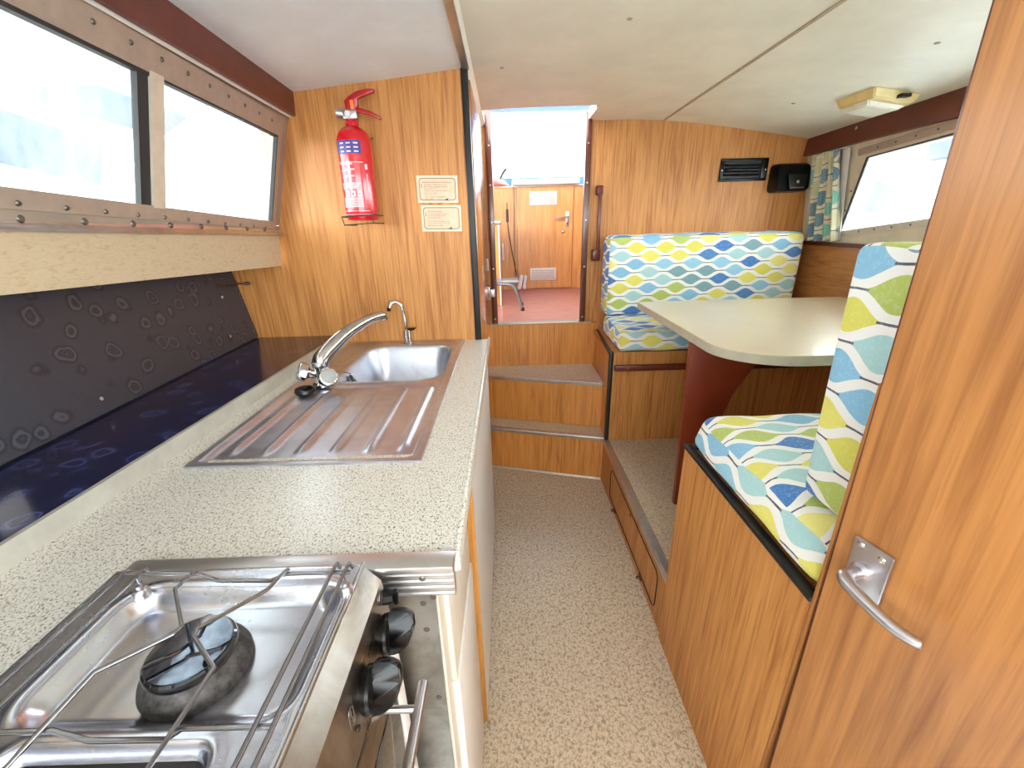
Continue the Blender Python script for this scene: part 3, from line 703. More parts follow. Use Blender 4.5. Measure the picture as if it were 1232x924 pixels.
# table
tb = thing('dinette_table', 'cream dinette table with rounded corner and dark red leg board', 'table', (1.05, 1.5, .25))
def tpoly():
    p = [(.612, 1.955), (1.57, 1.955), (1.55, 1.07)]
    cx, cy, r = .612+.20, 1.07+.16, 1
    for k in range(13):
        a = math.radians(270-90*k/12); p.append((.815+.203*math.cos(a), 1.235+.165*math.sin(a)))
    return p
pp = tpoly()
MB().prism([(x, y, .921) for x, y in pp], (0, 0, .028)).build('tabletop_edge', M['tableedge'], tb, smooth=40)
MB().prism([(x, y, .949) for x, y in pp], (0, 0, .0025)).build('tabletop', M['table'], tb, smooth=40)
leg = [(.620, .921), (.885, .921), (.872, .86), (.835, .79), (.795, .72), (.772, .64), (.765, .55), (.775, .45), (.79, .35), (.80, .2525), (.636, .2525)]
MB().prism([(x, 1.36, z) for x, z in leg], (0, .022, 0), .002).build('leg_board', M['mahog2'], tb)
MB().box((.66, 1.30, .895), (1.30, 1.36, .921), .003).build('under_rail', M['black'], tb)

# ================================================================ TALL DOOR, RIGHT
D0 = Vector((.4765, .482, 0)); dd = Vector((.258, -.966, 0)).normalized(); dn = Vector((-.966, -.258, 0)).normalized()
def DP(s, z, o=0.0): return D0+dd*(s-.017*(z-.75))+dn*o+Vector((0, 0, z))
door = sempty('door_1', (.54, .22, .02), 'tall teak cabin door with alloy lever handle', 'door')
mb = MB(); mb.hexa([DP(0, .02), DP(.60, .02), DP(.60, .02, -.026), DP(0, .02, -.026), DP(0, 1.74), DP(.60, 1.74), DP(.60, 1.74, -.026), DP(0, 1.74, -.026)])
mb.build('door_panel', M['wood_door'], door, smooth=0)
mb = MB(); mb.hexa([DP(-.0015, .02, .0005), DP(.0, .02, .0005), DP(.0, .02, -.026), DP(-.0015, .02, -.026), DP(-.0015, 1.74, .0005), DP(.0, 1.74, .0005), DP(.0, 1.74, -.026), DP(-.0015, 1.74, -.026)])
mb.build('door_edge', M['brown'], door)
mb = MB(); pts = rrect(.048, .839, .0245, .047, .003, 3)
mb.prism([DP(a, b, .0005) for a, b in pts], dn*.005, .0012); plate = mb.build('handle_plate', M['satin'], door)
for s, z in ((.033, .877), (.060, .874)):
    MB().lathe([(0, .0025), (.003, .002), (.005, 0)], DP(s, z, .0055), dn, n=14).build('screw', M['chrome'], plate)
mb = MB(); mb.lathe([(.013, 0), (.013, .006), (.009, .010), (.0085, .026), (.0075, .036)], DP(.044, .842, .0055), dn, n=24)
mb.tube([DP(.044, .842, .030), DP(.046, .842, .040), DP(.058, .840, .046), DP(.085, .834, .047), DP(.112, .829, .045), DP(.130, .828, .041), DP(.138, .829, .038)], .0065, 14, smooth_pts=5, radii=[.0085, .0098, .0088, .0080, .0078, .0072, .006])
mb.build('lever', M['satin'], plate)

# ================================================================ GALLEY
XF = -.078                                # worktop front edge
SX0, SX1, SY0, SY1 = -.598, -.166, .662, 1.530    # sink rectangle
wt = thing('worktop', 'speckled cream galley worktop with alloy end trim', 'worktop', (-.4, 1.0, .86))
mb = MB(); hx0, hx1, hy0, hy1 = SX0+.015, SX1-.015, 1.075, 1.50
zt1, zt0 = .900, .868
lx = lambda y: sx(y)-.0
def slab(x0a, x1a, y0, x0b, x1b, y1): mb.hexa([(x0a, y0, zt0), (x1a, y0, zt0), (x1b, y1, zt0), (x0b, y1, zt0), (x0a, y0, zt1), (x1a, y0, zt1), (x1b, y1, zt1), (x0b, y1, zt1)])
slab(lx(.434), XF, .434, lx(SY0+.03), XF, SY0+.03)
slab(lx(SY0+.03), hx0, SY0+.03, lx(1.54), hx0, 1.54)
slab(hx1, XF, SY0+.03, hx1, XF, 1.54)
slab(hx0, hx1, 1.51, hx0, hx1, 1.54)
slab(lx(-.9), -.495, -.9, lx(.434), -.495, .434)
mb.build('worktop_board', M['counter'], wt, smooth=0)
box('front_edge_band', (XF-.002, .434, .868), (XF+.006, 1.575, .9015), M['counter'], wt, .0025)
mb = MB(); mb.box((-.495, .404, .893), (XF+.001, .434, .9045), .003)
pr = [(.4335, .895)]
zc = .8925; mb.box((-.182, .424, .836), (XF-.002, .434, .893), .002)
mb.build('end_trim', M['alu'], wt)
for i in range(5):
    z = .842+i*.0105; MB().tube([(-.182, .4235, z), (XF-.004, .4235, z)], .0022, 6).build('ridge', M['alu'], wt)
MB().lathe([(0, .002), (.003, .001), (.0045, 0)], (-.122, .4215, .869), (0, -1, 0), n=10).build('screw', M['screw'], wt)

# sink
sk = thing('sink', 'stainless inset sink with ribbed drainer and rounded bowl', 'sink', (-.38, 1.1, .90))
def sstep(a, b, x):
    t = max(0, min(1, (x-a)/(b-a))); return t*t*(3-2*t)
def rr_d(x, y, cx, cy, hx, hy, r):
    qx, qy = abs(x-cx)-(hx-r), abs(y-cy)-(hy-r)
    return math.hypot(max(qx, 0), max(qy, 0))+min(max(qx, qy), 0)-r
BC = (-.352, 1.288, .158, .185, .075)
def sinkz(x, y):
    z = .9045
    d = rr_d(x, y, *BC)
    if d < .012:
        z = .9045-.004*sstep(.012, 0, d)
        if d < 0: z = .9005-.125*sstep(0, .050, -d)**.8-.004*sstep(.05, .16, -d)
        return z
    e = min(x-SX0, SX1-x, y-SY0, SY1-y)
    z -= .0030*sstep(.010, .022, e)
    # drainer tray
    dr = rr_d(x, y, (SX0+SX1)/2+.002, .873, .198, .195, .025)
    if dr < .006 and d > .012:
        z -= .0045*sstep(.006, -.010, dr)
        if y < 1.075:
            # raised-valley ribs run towards the bowl
            lim = sstep(-.004, -.022, dr)
            for k in range(6):
                xc = -.545+k*.0665
                z += .0065*math.exp(-((x-xc)/.0075)**2)*lim*sstep(.70, .735, y)*(1-sstep(1.035, 1.065, y))
    return z
xs_ = [SX0+(SX1-SX0)*i/150 for i in range(151)]; ys_ = [SY0+(SY1-SY0)*i/290 for i in range(291)]
MB().grid(xs_, ys_, sinkz, skirt=.900).build('basin', M['steel'], sk, smooth=60)
MB().lathe([(0, .002), (.016, .002), (.030, .004), (.034, .003), (.036, 0)], (-.352, 1.288, .7715), n=24).build('waste', M['chrome'], sk)
mb = MB(); mb.lathe([(0, .001), (.014, .001), (.014, 0)], (-.486, 1.22, .862), (1, 0, .55), n=18, sx=1.5)
mb.build('overflow', M['black'], sk)
MB().tube([(-.476, 1.205, .848), (-.480, 1.215, .862), (-.492, 1.22, .885), (-.512, 1.17, .911)], .0013, 6, smooth_pts=5).build('plug_chain', M['chrome'], sk)
# mixer tap
tp = thing('mixer_tap', 'chrome mixer tap with long raised spout and clear knobs', 'tap', (-.505, 1.085, .905))
mb = MB(); mb.lathe([(.028, 0), (.028, .006), (.022, .010), (.019, .020), (.019, .050), (.021, .055), (.021, .066), (.014, .072), (0, .073)], (-.515, 1.085, .902), n=28)
mb.build('tap_body', M['chrome'], tp)
mb = MB(); mb.tube([(-.515, 1.085, .958), (-.510, 1.092, .975), (-.492, 1.120, .998), (-.462, 1.172, 1.026), (-.425, 1.232, 1.046), (-.394, 1.280, 1.052), (-.388, 1.290, 1.046), (-.387, 1.292, 1.036)], .01, 16, smooth_pts=4,
    radii=[(.022, .020), (.022, .020), (.021, .018), (.0185, .0155), (.0155, .013), (.0135, .012), (.0125, .0125), (.0115, .0115)])
mb.build('spout', M['chrome'], tp)
for c, dr_, n_ in (((-.492, 1.058, .928), (.55, -.75, .45), 0), ((-.540, 1.072, .938), (-.75, -.35, .4), 1)):
    mb = MB(); mb.lathe([(.010, -.012), (.012, 0), (.018, .006), (.0255, .010), (.026, .026), (.023, .031), (.019, .032)], c, dr_, n=9)
    kn = mb.build('tap_knob', M['chrome'], tp)
    MB().lathe([(0, .0335), (.017, .0330), (.0195, .031)], c, dr_, n=20).build('knob_cap', M['acrylic'], kn)
mb = MB(); mb.lathe([(.0, 0), (.024, 0), (.026, .004), (.024, .010), (.018, .011), (.016, .007), (.005, .007), (.004, .014), (0, .015)], (-.538, 1.022, .9045), (0.05, -.05, 1), n=26)
pg = tag(mb.build('sink_plug', M['blackplastic']), 'black rubber plug lying at the foot of the mixer tap', 'plug')
# small faucet
fc = thing('drinking_water_tap', 'small thin chrome swan-neck tap behind the bowl', 'tap', (-.374, 1.515, .905))
mb = MB(); mb.lathe([(.016, 0), (.016, .005), (.0105, .007), (.0105, .018), (.013, .020), (.013, .047), (.008, .050), (0, .050)], (-.374, 1.512, .903), n=20); mb.build('tap_body', M['chrome'], fc)
mb = MB(); c = Vector((-.374, 1.512, .945))
mb.tube([c, (-.377, 1.512, 1.00), (-.381, 1.510, 1.030), (-.390, 1.507, 1.050), (-.405, 1.503, 1.056), (-.419, 1.500, 1.048), (-.426, 1.498, 1.030)], .0058, 10, smooth_pts=5); mb.build('swan_neck', M['chrome'], fc)
MB().lathe([(.007, 0), (.007, .012), (.003, .013)], (-.425, 1.498, 1.036), (-.2, 0, -1), n=12).build('outlet_tip', M['blackplastic'], fc)
MB().prism([(-.378, 1.508, .956), (-.345, 1.506, .958), (-.336, 1.506, .960), (-.345, 1.506, .951), (-.362, 1.506, .947)], (0, .010, 0), .001).build('lever', M['blackplastic'], fc)

# cupboard below the worktop
cb = thing('galley_cupboard', 'white cupboard under the speckled worktop with ochre door edge', 'cupboard', (-.35, 1.1, 0))
MB().box((-.62, .455, 0), (-.130, 1.535, .755)).box((-.140, .455, .755), (-.130, 1.535, .866)).box((-.62, .455, .755), (-.140, .465, .866)).build('carcass', M['offwhite'], cb)
MB().box((-.130, .4365, 0), (-.108, .470, .840)).build('front_stile', M['offwhite'], cb)
MB().box((-.118, .47, .60), (-.100, .735, .868), .002).build('upper_panel', M['offwhite'], cb)
MB().box((-.118, .47, .02), (-.096, .735, .595), .003).build('drawer_front', M['white'], cb)
MB().box((-.098, .744, .03), (-.0855, 1.575, .864)).build('door', M['white'], cb)
MB().box((-.101, .738, .03), (-.085, .744, .864), .001).build('door_edge', M['ochre'], cb)
MB().box((-.086, .80, .845), (-.080, 1.56, .866)).build('top_rail', M['ochre'], cb)
MB().box((-.1245, 1.566, .0), (-.1195, 2.06, .868)).build('extension_panel', M['white'], cb)
# aluminium side plate at cooker
mb = MB(); mb.prism([(-.262, .4335, .20), (-.112, .4335, .20), (-.112, .4335, .60), (-.110, .4335, .834), (-.262, .4335, .834)], (0, -.002, 0))
ap = tag(mb.build('side_plate', M['aluplate']), 'dull aluminium plate below the trim beside the cooker', 'plate')
for x, z in ((-.128, .815), (-.128, .765), (-.123, .62), (-.113, .826)):
    MB().lathe([(0, .001), (.004, .001), (.0045, 0)], (x, .4315, z), (0, -1, 0), n=10).build('screw_hole', M['screw'], ap)

# ---- cooker
CX0, CX1, CY0, CY1 = -.490, -.186, -.12, .404
ck = thing('cooker', 'compact stainless gas hob and oven with black knobs', 'cooker', (-.33, .15, .0))
def hobz(x, y):
    z = .918
    e = min(x-CX0, CX1-x, CY1-y, y-CY0); z -= .004*(1-sstep(0, .006, e))
    for cx, cy, hx, hy, dp in ((-.316, .299, .118, .069, .018), (-.326, .060, .080, .148, .012)):
        d = rr_d(x, y, cx, cy, hx, hy, .028 if dp > .015 else .012)
        z -= dp*sstep(.006, -.014 if dp > .015 else -.003, d)
        z += .0015*math.exp(-((d-.010)/.004)**2)
    return z
xs_ = [CX0+(CX1-CX0)*i/110 for i in range(111)]; ys_ = [CY0+(CY1-CY0)*i/170 for i in range(171)]
MB().grid(xs_, ys_, hobz, skirt=.888).build('hob_top', M['hob'], ck, smooth=60)
MB().box((CX0, CY0, .30), (-.195, CY1-.004, .889)).build('body', M['fascia'], ck)
mb = MB(); pr = [(-.188, .915), (-.184, .915), (-.166, .893), (-.160, .812), (-.165, .795), (-.195, .795), (-.195, .905)]
mb.prism([(x, CY0, z) for x, z in pr], (0, CY1-.006-CY0, 0)); mb.build('fascia', M['fascia'], ck, smooth=20)
MB().tube([(-.186, CY0, .9175), (-.186, CY1-.002, .9175)], .0022, 8).build('edge_bead', M['hob'], ck)
fn = Vector((1, 0, .07)).normalized()
def knob(y, z, r, nm='control_knob'):
    c = Vector((-.1635+.0, y, z))
    MBk = MB(); MBk.lathe([(r*.8, -.002), (r*.8, .004), (r, .005), (r*1.02, .010), (r*.93, .013), (r*.55, .015), (0, .0155)], c, fn, n=32)
    k_ = MBk.build(nm, M['blackplastic'], ck)
    q = fn; up = Vector((0, .55, .84)); up = (up-q*up.dot(q)).normalized(); sd = q.cross(up)
    mb = MB(); P = lambda a, b, h: c+up*a*r+sd*b*r+q*h
    t = bmesh.new()
    for a_, h, wd in ((-1.0, .008, .30), (-.98, .022, .20), (-.6, .034, .24), (.3, .042, .24), (.95, .040, .26), (1.18, .030, .26), (1.2, .014, .30), (-.4, .010, .52), (.5, .010, .55), (.0, .024, .40)):
        for sg in (-1, 1): t.verts.new(P(a_, sg*wd, h))
    r_ = bmesh.ops.convex_hull(t, input=t.verts[:])
    bmesh.ops.bevel(t, geom=t.edges[:], offset=.0012, segments=2, affect='EDGES')
    mb.merge(t); mb.build('knob_grip', M['blackplastic'], k_, smooth=60)
    MB().lathe([(0, .0012), (r*.10, .001), (r*.13, 0)], P(.62, -.62, .0135), q, n=12).build('red_mark', M['reddot'], k_)
knob(.362, .846, .0225); knob(.298, .846, .0235)
MB().lathe([(.0095, -.002), (.0095, .006), (.008, .010), (.0075, .014), (0, .0145)], (-.165, .392, .872), fn, n=8).box((-.152, .388, .862), (-.146, .396, .882), .002).build('ignition_button', M['blackplastic'], ck)
mb = MB(); pp = [(-.1605, a, b) for a, b in rrect(.262, .862, .005, .012, .0045, 4)]; mb.tube(pp+[pp[0]], .0007, 5, cap=False)
mb.tube([(-.1603, .262, .855), (-.1603, .264, .862), (-.1603, .260, .865), (-.1603, .262, .870)], .0008, 5); mb.build('fascia_slot', M['screw'], ck); mb = MB()
pp = [(-.164, .380+.008*math.cos(a*math.pi/8), .884+.008*math.sin(a*math.pi/8)) for a in range(17)]; mb.tube(pp, .0005, 5, cap=False)
mb.tube([(-.164, .376, .882), (-.164, .380, .889), (-.164, .384, .882)], .0005, 5)
mb.build('fascia_emblem', M['screw'], ck)
for y, z in ((.330, .836), (.392, .838), (.268, .835)): MB().lathe([(0, .0012), (.003, .001), (.0035, 0)], (-.1605, y, z), fn, n=10).build('fascia_screw', M['black'], ck)
# oven door
od = MB().box((-.185, CY0, .33), (-.163, .405, .792), .003).build('oven_door', M['fascia'], ck)
MB().box((-.1635, CY0, .35), (-.1615, .372, .735), .001).build('oven_glass', M['enamel'], od)
MB().box((-.1640, .375, .36), (-.1590, .398, .790), .002).build('door_side_band', M['white'], od)
mb = MB(); mb.tube([(-.122, CY0, .752), (-.122, .366, .752)], .0065, 14)
mb.tube([(-.163, .335, .752), (-.122, .335, .752)], .0045, 10); hb = mb.build('door_handle', M['satin'], od)
# burner
def burner(cx, cy, r, nm):
    b_ = MB().lathe([(r, 0), (r*1.02, .006), (r*.98, .012), (r*.86, .020), (r*.80, .024), (0, .024)], (cx, cy, .899), n=40).build(nm, M['cast'], ck)
    MB().lathe([(r*.82, .022), (r*.84, .026), (r*.82, .030), (r*.78, .0315), (0, .0315)], (cx, cy, .899), n=40).build('cap_rim', M['enamel'], b_)
    MB().lathe([(r*.765, .0310), (r*.76, .0328), (0, .0335)], (cx, cy, .899), n=40).build('burner_cap', M['capmirror'], b_)
    mb = MB(); z = .899+.0335
    mb.tube([(cx-.002, cy+r*.60, z), (cx+.002, cy+r*.25, z), (cx-.006, cy-.004, z), (cx-r*.62, cy-r*.42, z)], .0017, 6); mb.tube([(cx+r*.7, cy-r*.05, z), (cx+.004, cy-r*.22, z)], .0017, 6)
    mb.build('cap_groove', M['enamel'], b_)
    MB().lathe([(.0055, 0), (.0055, .003), (.003, .004), (0, .004)], (cx-.002, cy+r*.62, .9315), n=14).build('igniter', M['satin'], b_)
burner(-.312, .286, .046, 'burner')
# second tray insert near the viewer: dark opening
MB().prism([(a, b, .9062) for a, b in rrect(-.326, .060, .0785, .1465, .012, 4)], (0, 0, .0015)).build('grill_opening', M['black'], ck)
# pan rest
mb = MB(); wr = .0022; z = .950; zl = .938
T = lambda pts: mb.tube(pts, wr, 8)
T([(-.445, .367, z-.004), (-.352, .363, z-.004), (-.330, .360, zl), (-.272, .358, zl), (-.253, .359, z-.004), (-.182, .359, z-.004)])
T([(-.455, .209, z-.004), (-.358, .209, z-.004), (-.330, .206, zl), (-.272, .205, zl), (-.258, .208, z-.004), (-.190, .207, z-.004)])
for x in (-.435, -.416, -.2005, -.1865):
    T([(x, .374, z-.012), (x, .370, z-.002), (x, .364, z), (x, -.10, z)])
T([(-.356, .366, z-.002), (-.356, .362, z), (-.359, .338, z), (-.319, .293, z), (-.322, .285, z), (-.364, .251, z), (-.366, -.10, z)])
T([(-.253, .364, z-.002), (-.253, .358, z), (-.260, .334, z), (-.303, .290, z), (-.299, .281, z), (-.262, .252, z), (-.260, -.10, z)])
T([(-.455, .02, z-.004), (-.190, .02, z-.004)])
for x, y in ((-.425, .366), (-.1935, .362), (-.425, .02), (-.1935, .02)): T([(x, y, z-.004), (x+.002, y-.002, .916)])
mb.build('pan_rest', M['wire'], ck, smooth=60)
for x, y in ((-.423, .362), (-.191, .358)):
    MB().lathe([(.008, 0), (.008, .007), (.006, .011), (.0035, .0115), (.0035, .016), (0, .016)], (x, y, .917), n=16).build('rest_socket', M['satin'], ck)

# ================================================================ GALLEY BULKHEAD ITEMS
YX = 1.468
ex = thing('fire_extinguisher', 'red fire extinguisher hung on the teak galley bulkhead', 'fire extinguisher', (-.465, YX, 1.32))
ax0 = Vector((-.464, YX, 1.325)); ax1 = Vector((-.458, YX, 1.575)); axd = (ax1-ax0).normalized(); R_ = .0515
MB().lathe([(0, .006), (.030, .002), (.045, .004), (.050, .014), (R_, .03), (R_, .222), (.050, .235), (.044, .250), (.032, .262), (.020, .268), (.019, .276), (0, .276)], ax0, axd, n=40).build('cylinder', M['red'], ex)
def wrap(z0, z1, a0, a1, mat, nm, r=R_+.0006, par=None, n=14):
    mb = MB(); t = bmesh.new(); rows = []
    for k in range(n+1):
        a = math.radians(a0+(a1-a0)*k/n); d = Vector((math.sin(a), -math.cos(a), 0))
        rows.append((t.verts.new(ax0+axd*z0+d*r), t.verts.new(ax0+axd*z1+d*r), t.verts.new(ax0+axd*z1+d*(r-.001)), t.verts.new(ax0+axd*z0+d*(r-.001))))
    for p, q in zip(rows, rows[1:]):
        for i in range(4): t.faces.new((p[i], q[i], q[(i+1) % 4], p[(i+1) % 4]))
    t.faces.new(rows[0][::-1]); t.faces.new(rows[-1]); bmesh.ops.recalc_face_normals(t, faces=t.faces)
    mb.merge(t); return mb.build(nm, mat, par or ex)
bb = wrap(.190, .226, -52, 36, M['blueband'], 'blue_label')
for r_ in range(3):
    for k in range(3):
        a = -34+k*24; wrap(.194+r_*.011, .1975+r_*.011, a, a+14, M['printwhite'], 'label_text', R_+.0011, bb, 3)
lb = wrap(.166, .168, -50, 38, M['printwhite'], 'label')
def lines(z, a0, a1, h=.0022): wrap(z, z+h, a0, a1, M['printwhite'], 'label_text', R_+.0011, lb, 8)
lines(.161, -44, 4, .0035); lines(.146, -20, 8, .003); lines(.143, -44, -14); lines(.128, -36, 6, .003); lines(.126, -40, -20)
for i in range(4): lines(.108-i*.0045, -44, 24-i*4)
for k in range(3):
    a = -34+k*22; pi = wrap(.072, .088, a, a+15, M['printwhite'], 'pictogram', R_+.0012, lb, 4)
    wrap(.075, .083, a+4, a+10, M['red'], 'pictogram_symbol', R_+.0017, lb, 3)
for i in range(6): lines(.066-i*.0048, -46, 26)
wrap(.148, .162, 44, 52, M['printwhite'], 'label_mark', R_+.0011, lb, 3); wrap(.085, .135, 47, 49, M['printwhite'], 'label_stripe', R_+.0011, lb, 2)
lines(.020, -50, 50, .001); lines(.030, -50, 46, .0012)
vz = ax0+axd*.275
MB().lathe([(.021, 0), (.021, .005), (.013, .008), (.013, .014)], vz, axd, n=6).build('collar', M['red'], ex)
mb = MB().box(vz+Vector((-.020, -.014, .012)), vz+Vector((.022, .012, .036)), .003)
mb.lathe([(.008, 0), (.012, .006), (.014, .026), (.010, .027)], vz+Vector((-.014, 0, .026)), (-1, 0, .15), n=16)
mb.build('valve', M['satin'], ex)
MB().lathe([(0, .004), (.008, .004), (.009, 0)], vz+Vector((-.004, -.014, .025)), (0, -1, 0), n=18).build('pressure_gauge', M['white'], ex)
def lever(pts, wth, nm):
    mb = MB(); mb.prism([vz+Vector((x, -wth/2, z)) for x, z in pts], (0, wth, 0), .0015); return mb.build(nm, M['redlever'], ex)
lever([(-.010, .036), (.018, .036), (.026, .046), (.028, .064), (.050, .072), (.078, .080), (.080, .088), (.060, .089), (.030, .084), (.004, .072), (-.012, .060)], .018, 'squeeze_lever')
lever([(.016, .034), (.030, .028), (.060, .022), (.086, .010), (.092, .012), (.088, .018), (.062, .032), (.034, .040), (.020, .042)], .018, 'carry_handle')
MB().box(vz+Vector((.006, -.0125, .036)), vz+Vector((.016, -.009, .060)), .001).build('safety_pin_tag', M['orange'], ex)
mb = MB()
P_ = [(-.048, -.040, .016), (-.048, -.056, .016), (.050, -.056, .020), (.050, -.02, .020)]
T = lambda pts, r: mb.tube([ax0+Vector(p) for p in pts], r, 8)
T([(-.048, .06, .014), (-.048, -.056, .014), (.050, -.056, .018), (.050, .06, .018)], .0018)
T([(-.048, -.056, .014), (-.044, -.054, -.010), (.048, -.054, -.006), (.050, -.056, .018)], .0018)
mb.tube([ax0+Vector((-.044, -.054, -.010)), ax0+Vector((-.044, .065, -.010))], .0018, 8); mb.tube([ax0+Vector((.048, -.054, -.006)), ax0+Vector((.048, .065, -.006))], .0018, 8)
mb.tube([ax0+Vector((.0, .05, .22)), ax0+Vector((.05, .06, .25))], .0016, 6)
mb.box(ax0+Vector((-.02, .056, .02)), ax0+Vector((.02, .070, .22)), .001)
mb.build('wall_bracket', M['black'], ex)

def notice(x0, x1, z0, z1, label, head, rows, tilt):
    nt_ = thing('notice_card', label, 'notice', ((x0+x1)/2, 1.537, z0))
    y = 1.5385
    c = Vector(((x0+x1)/2, 0, (z0+z1)/2)); ca, sa = math.cos(tilt), math.sin(tilt)
    def W(x, z, yy): 
        dx, dz = x-c.x, z-c.z; return Vector((c.x+dx*ca-dz*sa, yy, c.z+dx*sa+dz*ca))
    hx, hz = (x1-x0)/2, (z1-z0)/2
    MB().prism([W(x0, z0, y), W(x1, z0, y), W(x1, z1, y), W(x0, z1, y)], (0, -.0015, 0)).build('card', M['notice'], nt_)
    pts = [(a, b) for a, b in rrect(c.x, c.z, hx-.007, hz-.007, .010, 5)]
    MB().prism([W(a, b, y-.0014) for a, b in pts], (0, -.0006, 0)).build('frame_line', M['noticeline'], nt_)
    pts = [(a, b) for a, b in rrect(c.x, c.z, hx-.0095, hz-.0095, .0085, 5)]
    MB().prism([W(a, b, y-.0019) for a, b in pts], (0, -.0006, 0)).build('inner_field', M['noticein'], nt_)
    xd = (ca, 0, sa); zd = (-sa, 0, ca)
    o = W(x0+.019, z1-.022, y-.0027)
    text('heading', head, .0062, o, xd, zd, M['redprint'] if 'Comb' in head else M['brownprint'], nt_, .0002)
    zz = z1-.029
    for body, ind, col in rows:
        o = W(x0+.019+ind, zz, y-.0027); 
        if body: text('text_line', body, .0050, o, xd, zd, M[col], nt_, .0002)
        if ind and col == 'b2': pass
        zz -= .0062
    for bz in ((z1-.028), (z1-.0345)):
        o = W(x0+.0155, bz+.0012, y-.0026); MB().prism([o+Vector((-.0015, 0, -.0015)), o+Vector((.0015, 0, -.0015)), o+Vector((.0015, 0, .0015)), o+Vector((-.0015, 0, .0015))], (0, -.0004, 0)).build('bullet', M['navy'], nt_)
    ar = [(x1-.046, z0+.0095), (x1-.031, z0+.0155), (x1-.036, z0+.0095), (x1-.031, z0+.0055)]
    MB().prism([W(a, b, y-.0024) for a, b in ar], (0, -.0006, 0)).build('arrow_logo', M['navy'], nt_)
notice(-.292, -.156, 1.379, 1.462, 'upper cream notice card with dark heading on the galley bulkhead', 'Bottled Gas Installations & Appliances',
       [('Turn off gas at bottle when not in use.', .004, 'redprint'), ('Before lighting any appliance  check the', .004, 'brownprint'), ('burner taps are off.', .004, 'brownprint'), ('Ventilators must be kept clear at all times', .004, 'redprint'), ('and never be covered.', .004, 'brownprint'), ('Ensure flame is lit.', .006, 'noticeline'), ('If you smell gas turn off supply and', .006, 'brownprint'), ('open all doors.', .006, 'brownprint')], -.02)
notice(-.286, -.150, 1.288, 1.372, 'lower cream notice card with red heading under the other notice', 'Combustion Dangers',
       [('Do not block the fixed ventilation.', .004, 'redprint'), ('Do not use cooking appliances', .004, 'redprint'), ('for heating the cabin.', .004, 'redprint'), ('', 0, 'redprint'), ('Lack of air may cause dangerous fumes', .002, 'noticeline'), ('Leave a window or door a little open', .002, 'noticeline'), ('when any burner is alight.', .002, 'noticeline')], -.02)

# ================================================================ AFT BULKHEAD ITEMS
vt = thing('cabin_heater_vent', 'black recessed louvre vent on the aft bulkhead', 'vent', (1.245, 2.39, 1.5))
mb = MB(); o1 = rrect(1.244, 1.543, .123, .053, .008, 3)
mb.box((1.121, 2.388, 1.490), (1.367, 2.400, 1.503), .002).box((1.121, 2.388, 1.584), (1.367, 2.400, 1.597), .002).box((1.121, 2.388, 1.50), (1.138, 2.400, 1.588), .002).box((1.335, 2.388, 1.50), (1.367, 2.400, 1.588), .002)
mb.build('bezel', M['blackplastic'], vt)
MB().box((1.13, 2.3975, 1.495), (1.36, 2.3995, 1.59)).build('recess', M['black'], vt)
for z in (1.520, 1.565):
    MB().tube([(1.142, 2.392, z), (1.325, 2.392, z)], .005, 10).build('louvre', M['blackplastic'], vt)
mb = MB(); mb.tube([(1.150, 2.390, 1.543), (1.32, 2.390, 1.543)], .011, 12); mb.build('roller', M['blackplastic'], vt)
for x in (1.130, 1.357): MB().lathe([(0, .002), (.003, .001), (.0035, 0)], (x, 2.388, 1.542), (0, -1, 0), n=10).build('screw', M['satin'], vt)
sp_ = thing('loudspeaker', 'small black wedge loudspeaker in the corner by the curtain', 'loudspeaker', (1.50, 2.36, 1.43))
mb = MB(); pts = rrect(1.472, 1.497, .086, .068, .022, 5)
back = [(x, 2.398, z) for x, z in pts]; t = bmesh.new()
A = [t.verts.new(p) for p in back]; Bv = [t.verts.new((1.472+(x-1.472)*.97, 2.345, 1.497+(z-1.497)*.97)) for x, z in pts]; Cv = [t.verts.new((1.474+(x-1.472)*.92, 2.332-(.012 if z < 1.5 else 0), 1.494+(z-1.497)*.90)) for x, z in pts]
n_ = len(A)
for a, b in ((A, Bv), (Bv, Cv)):
    for k in range(n_): t.faces.new((a[k], a[(k+1) % n_], b[(k+1) % n_], b[k]))
t.faces.new(A[::-1]); t.faces.new(Cv); bmesh.ops.recalc_face_normals(t, faces=t.faces)
mb.merge(t); mb.build('housing', M['blackplastic'], sp_, smooth=40)
mb = MB(); mb.prism([(1.435, 2.318, 1.510), (1.536, 2.318, 1.510), (1.523, 2.302, 1.440), (1.445, 2.302, 1.440)], (0, -.004, 0), .001); mb.build('grille', M['speaker'], sp_)
MB().lathe([(0, .003), (.006, .002), (.008, 0)], (1.486, 2.306, 1.475), (0, -1, .2), n=16).build('emblem', M['satin'], sp_)
MB().tube([(1.450, 2.300, 1.447), (1.516, 2.300, 1.447)], .002, 6).build('lower_bar', M['satin'], sp_)
gr = thing('grab_rail', 'upright brown wooden grab rail beside the companionway', 'grab rail', (.495, 2.36, 1.11))
mb = MB(); mb.box((.488, 2.350, 1.13), (.506, 2.366, 1.47), .004); mb.build('bar', M['mahog'], gr)
MB().box((.478, 2.352, 1.44), (.512, 2.400, 1.485), .006).build('upper_foot', M['mahog'], gr)
MB().box((.468, 2.352, 1.11), (.512, 2.400, 1.17), .006).build('lower_foot', M['mahog'], gr)

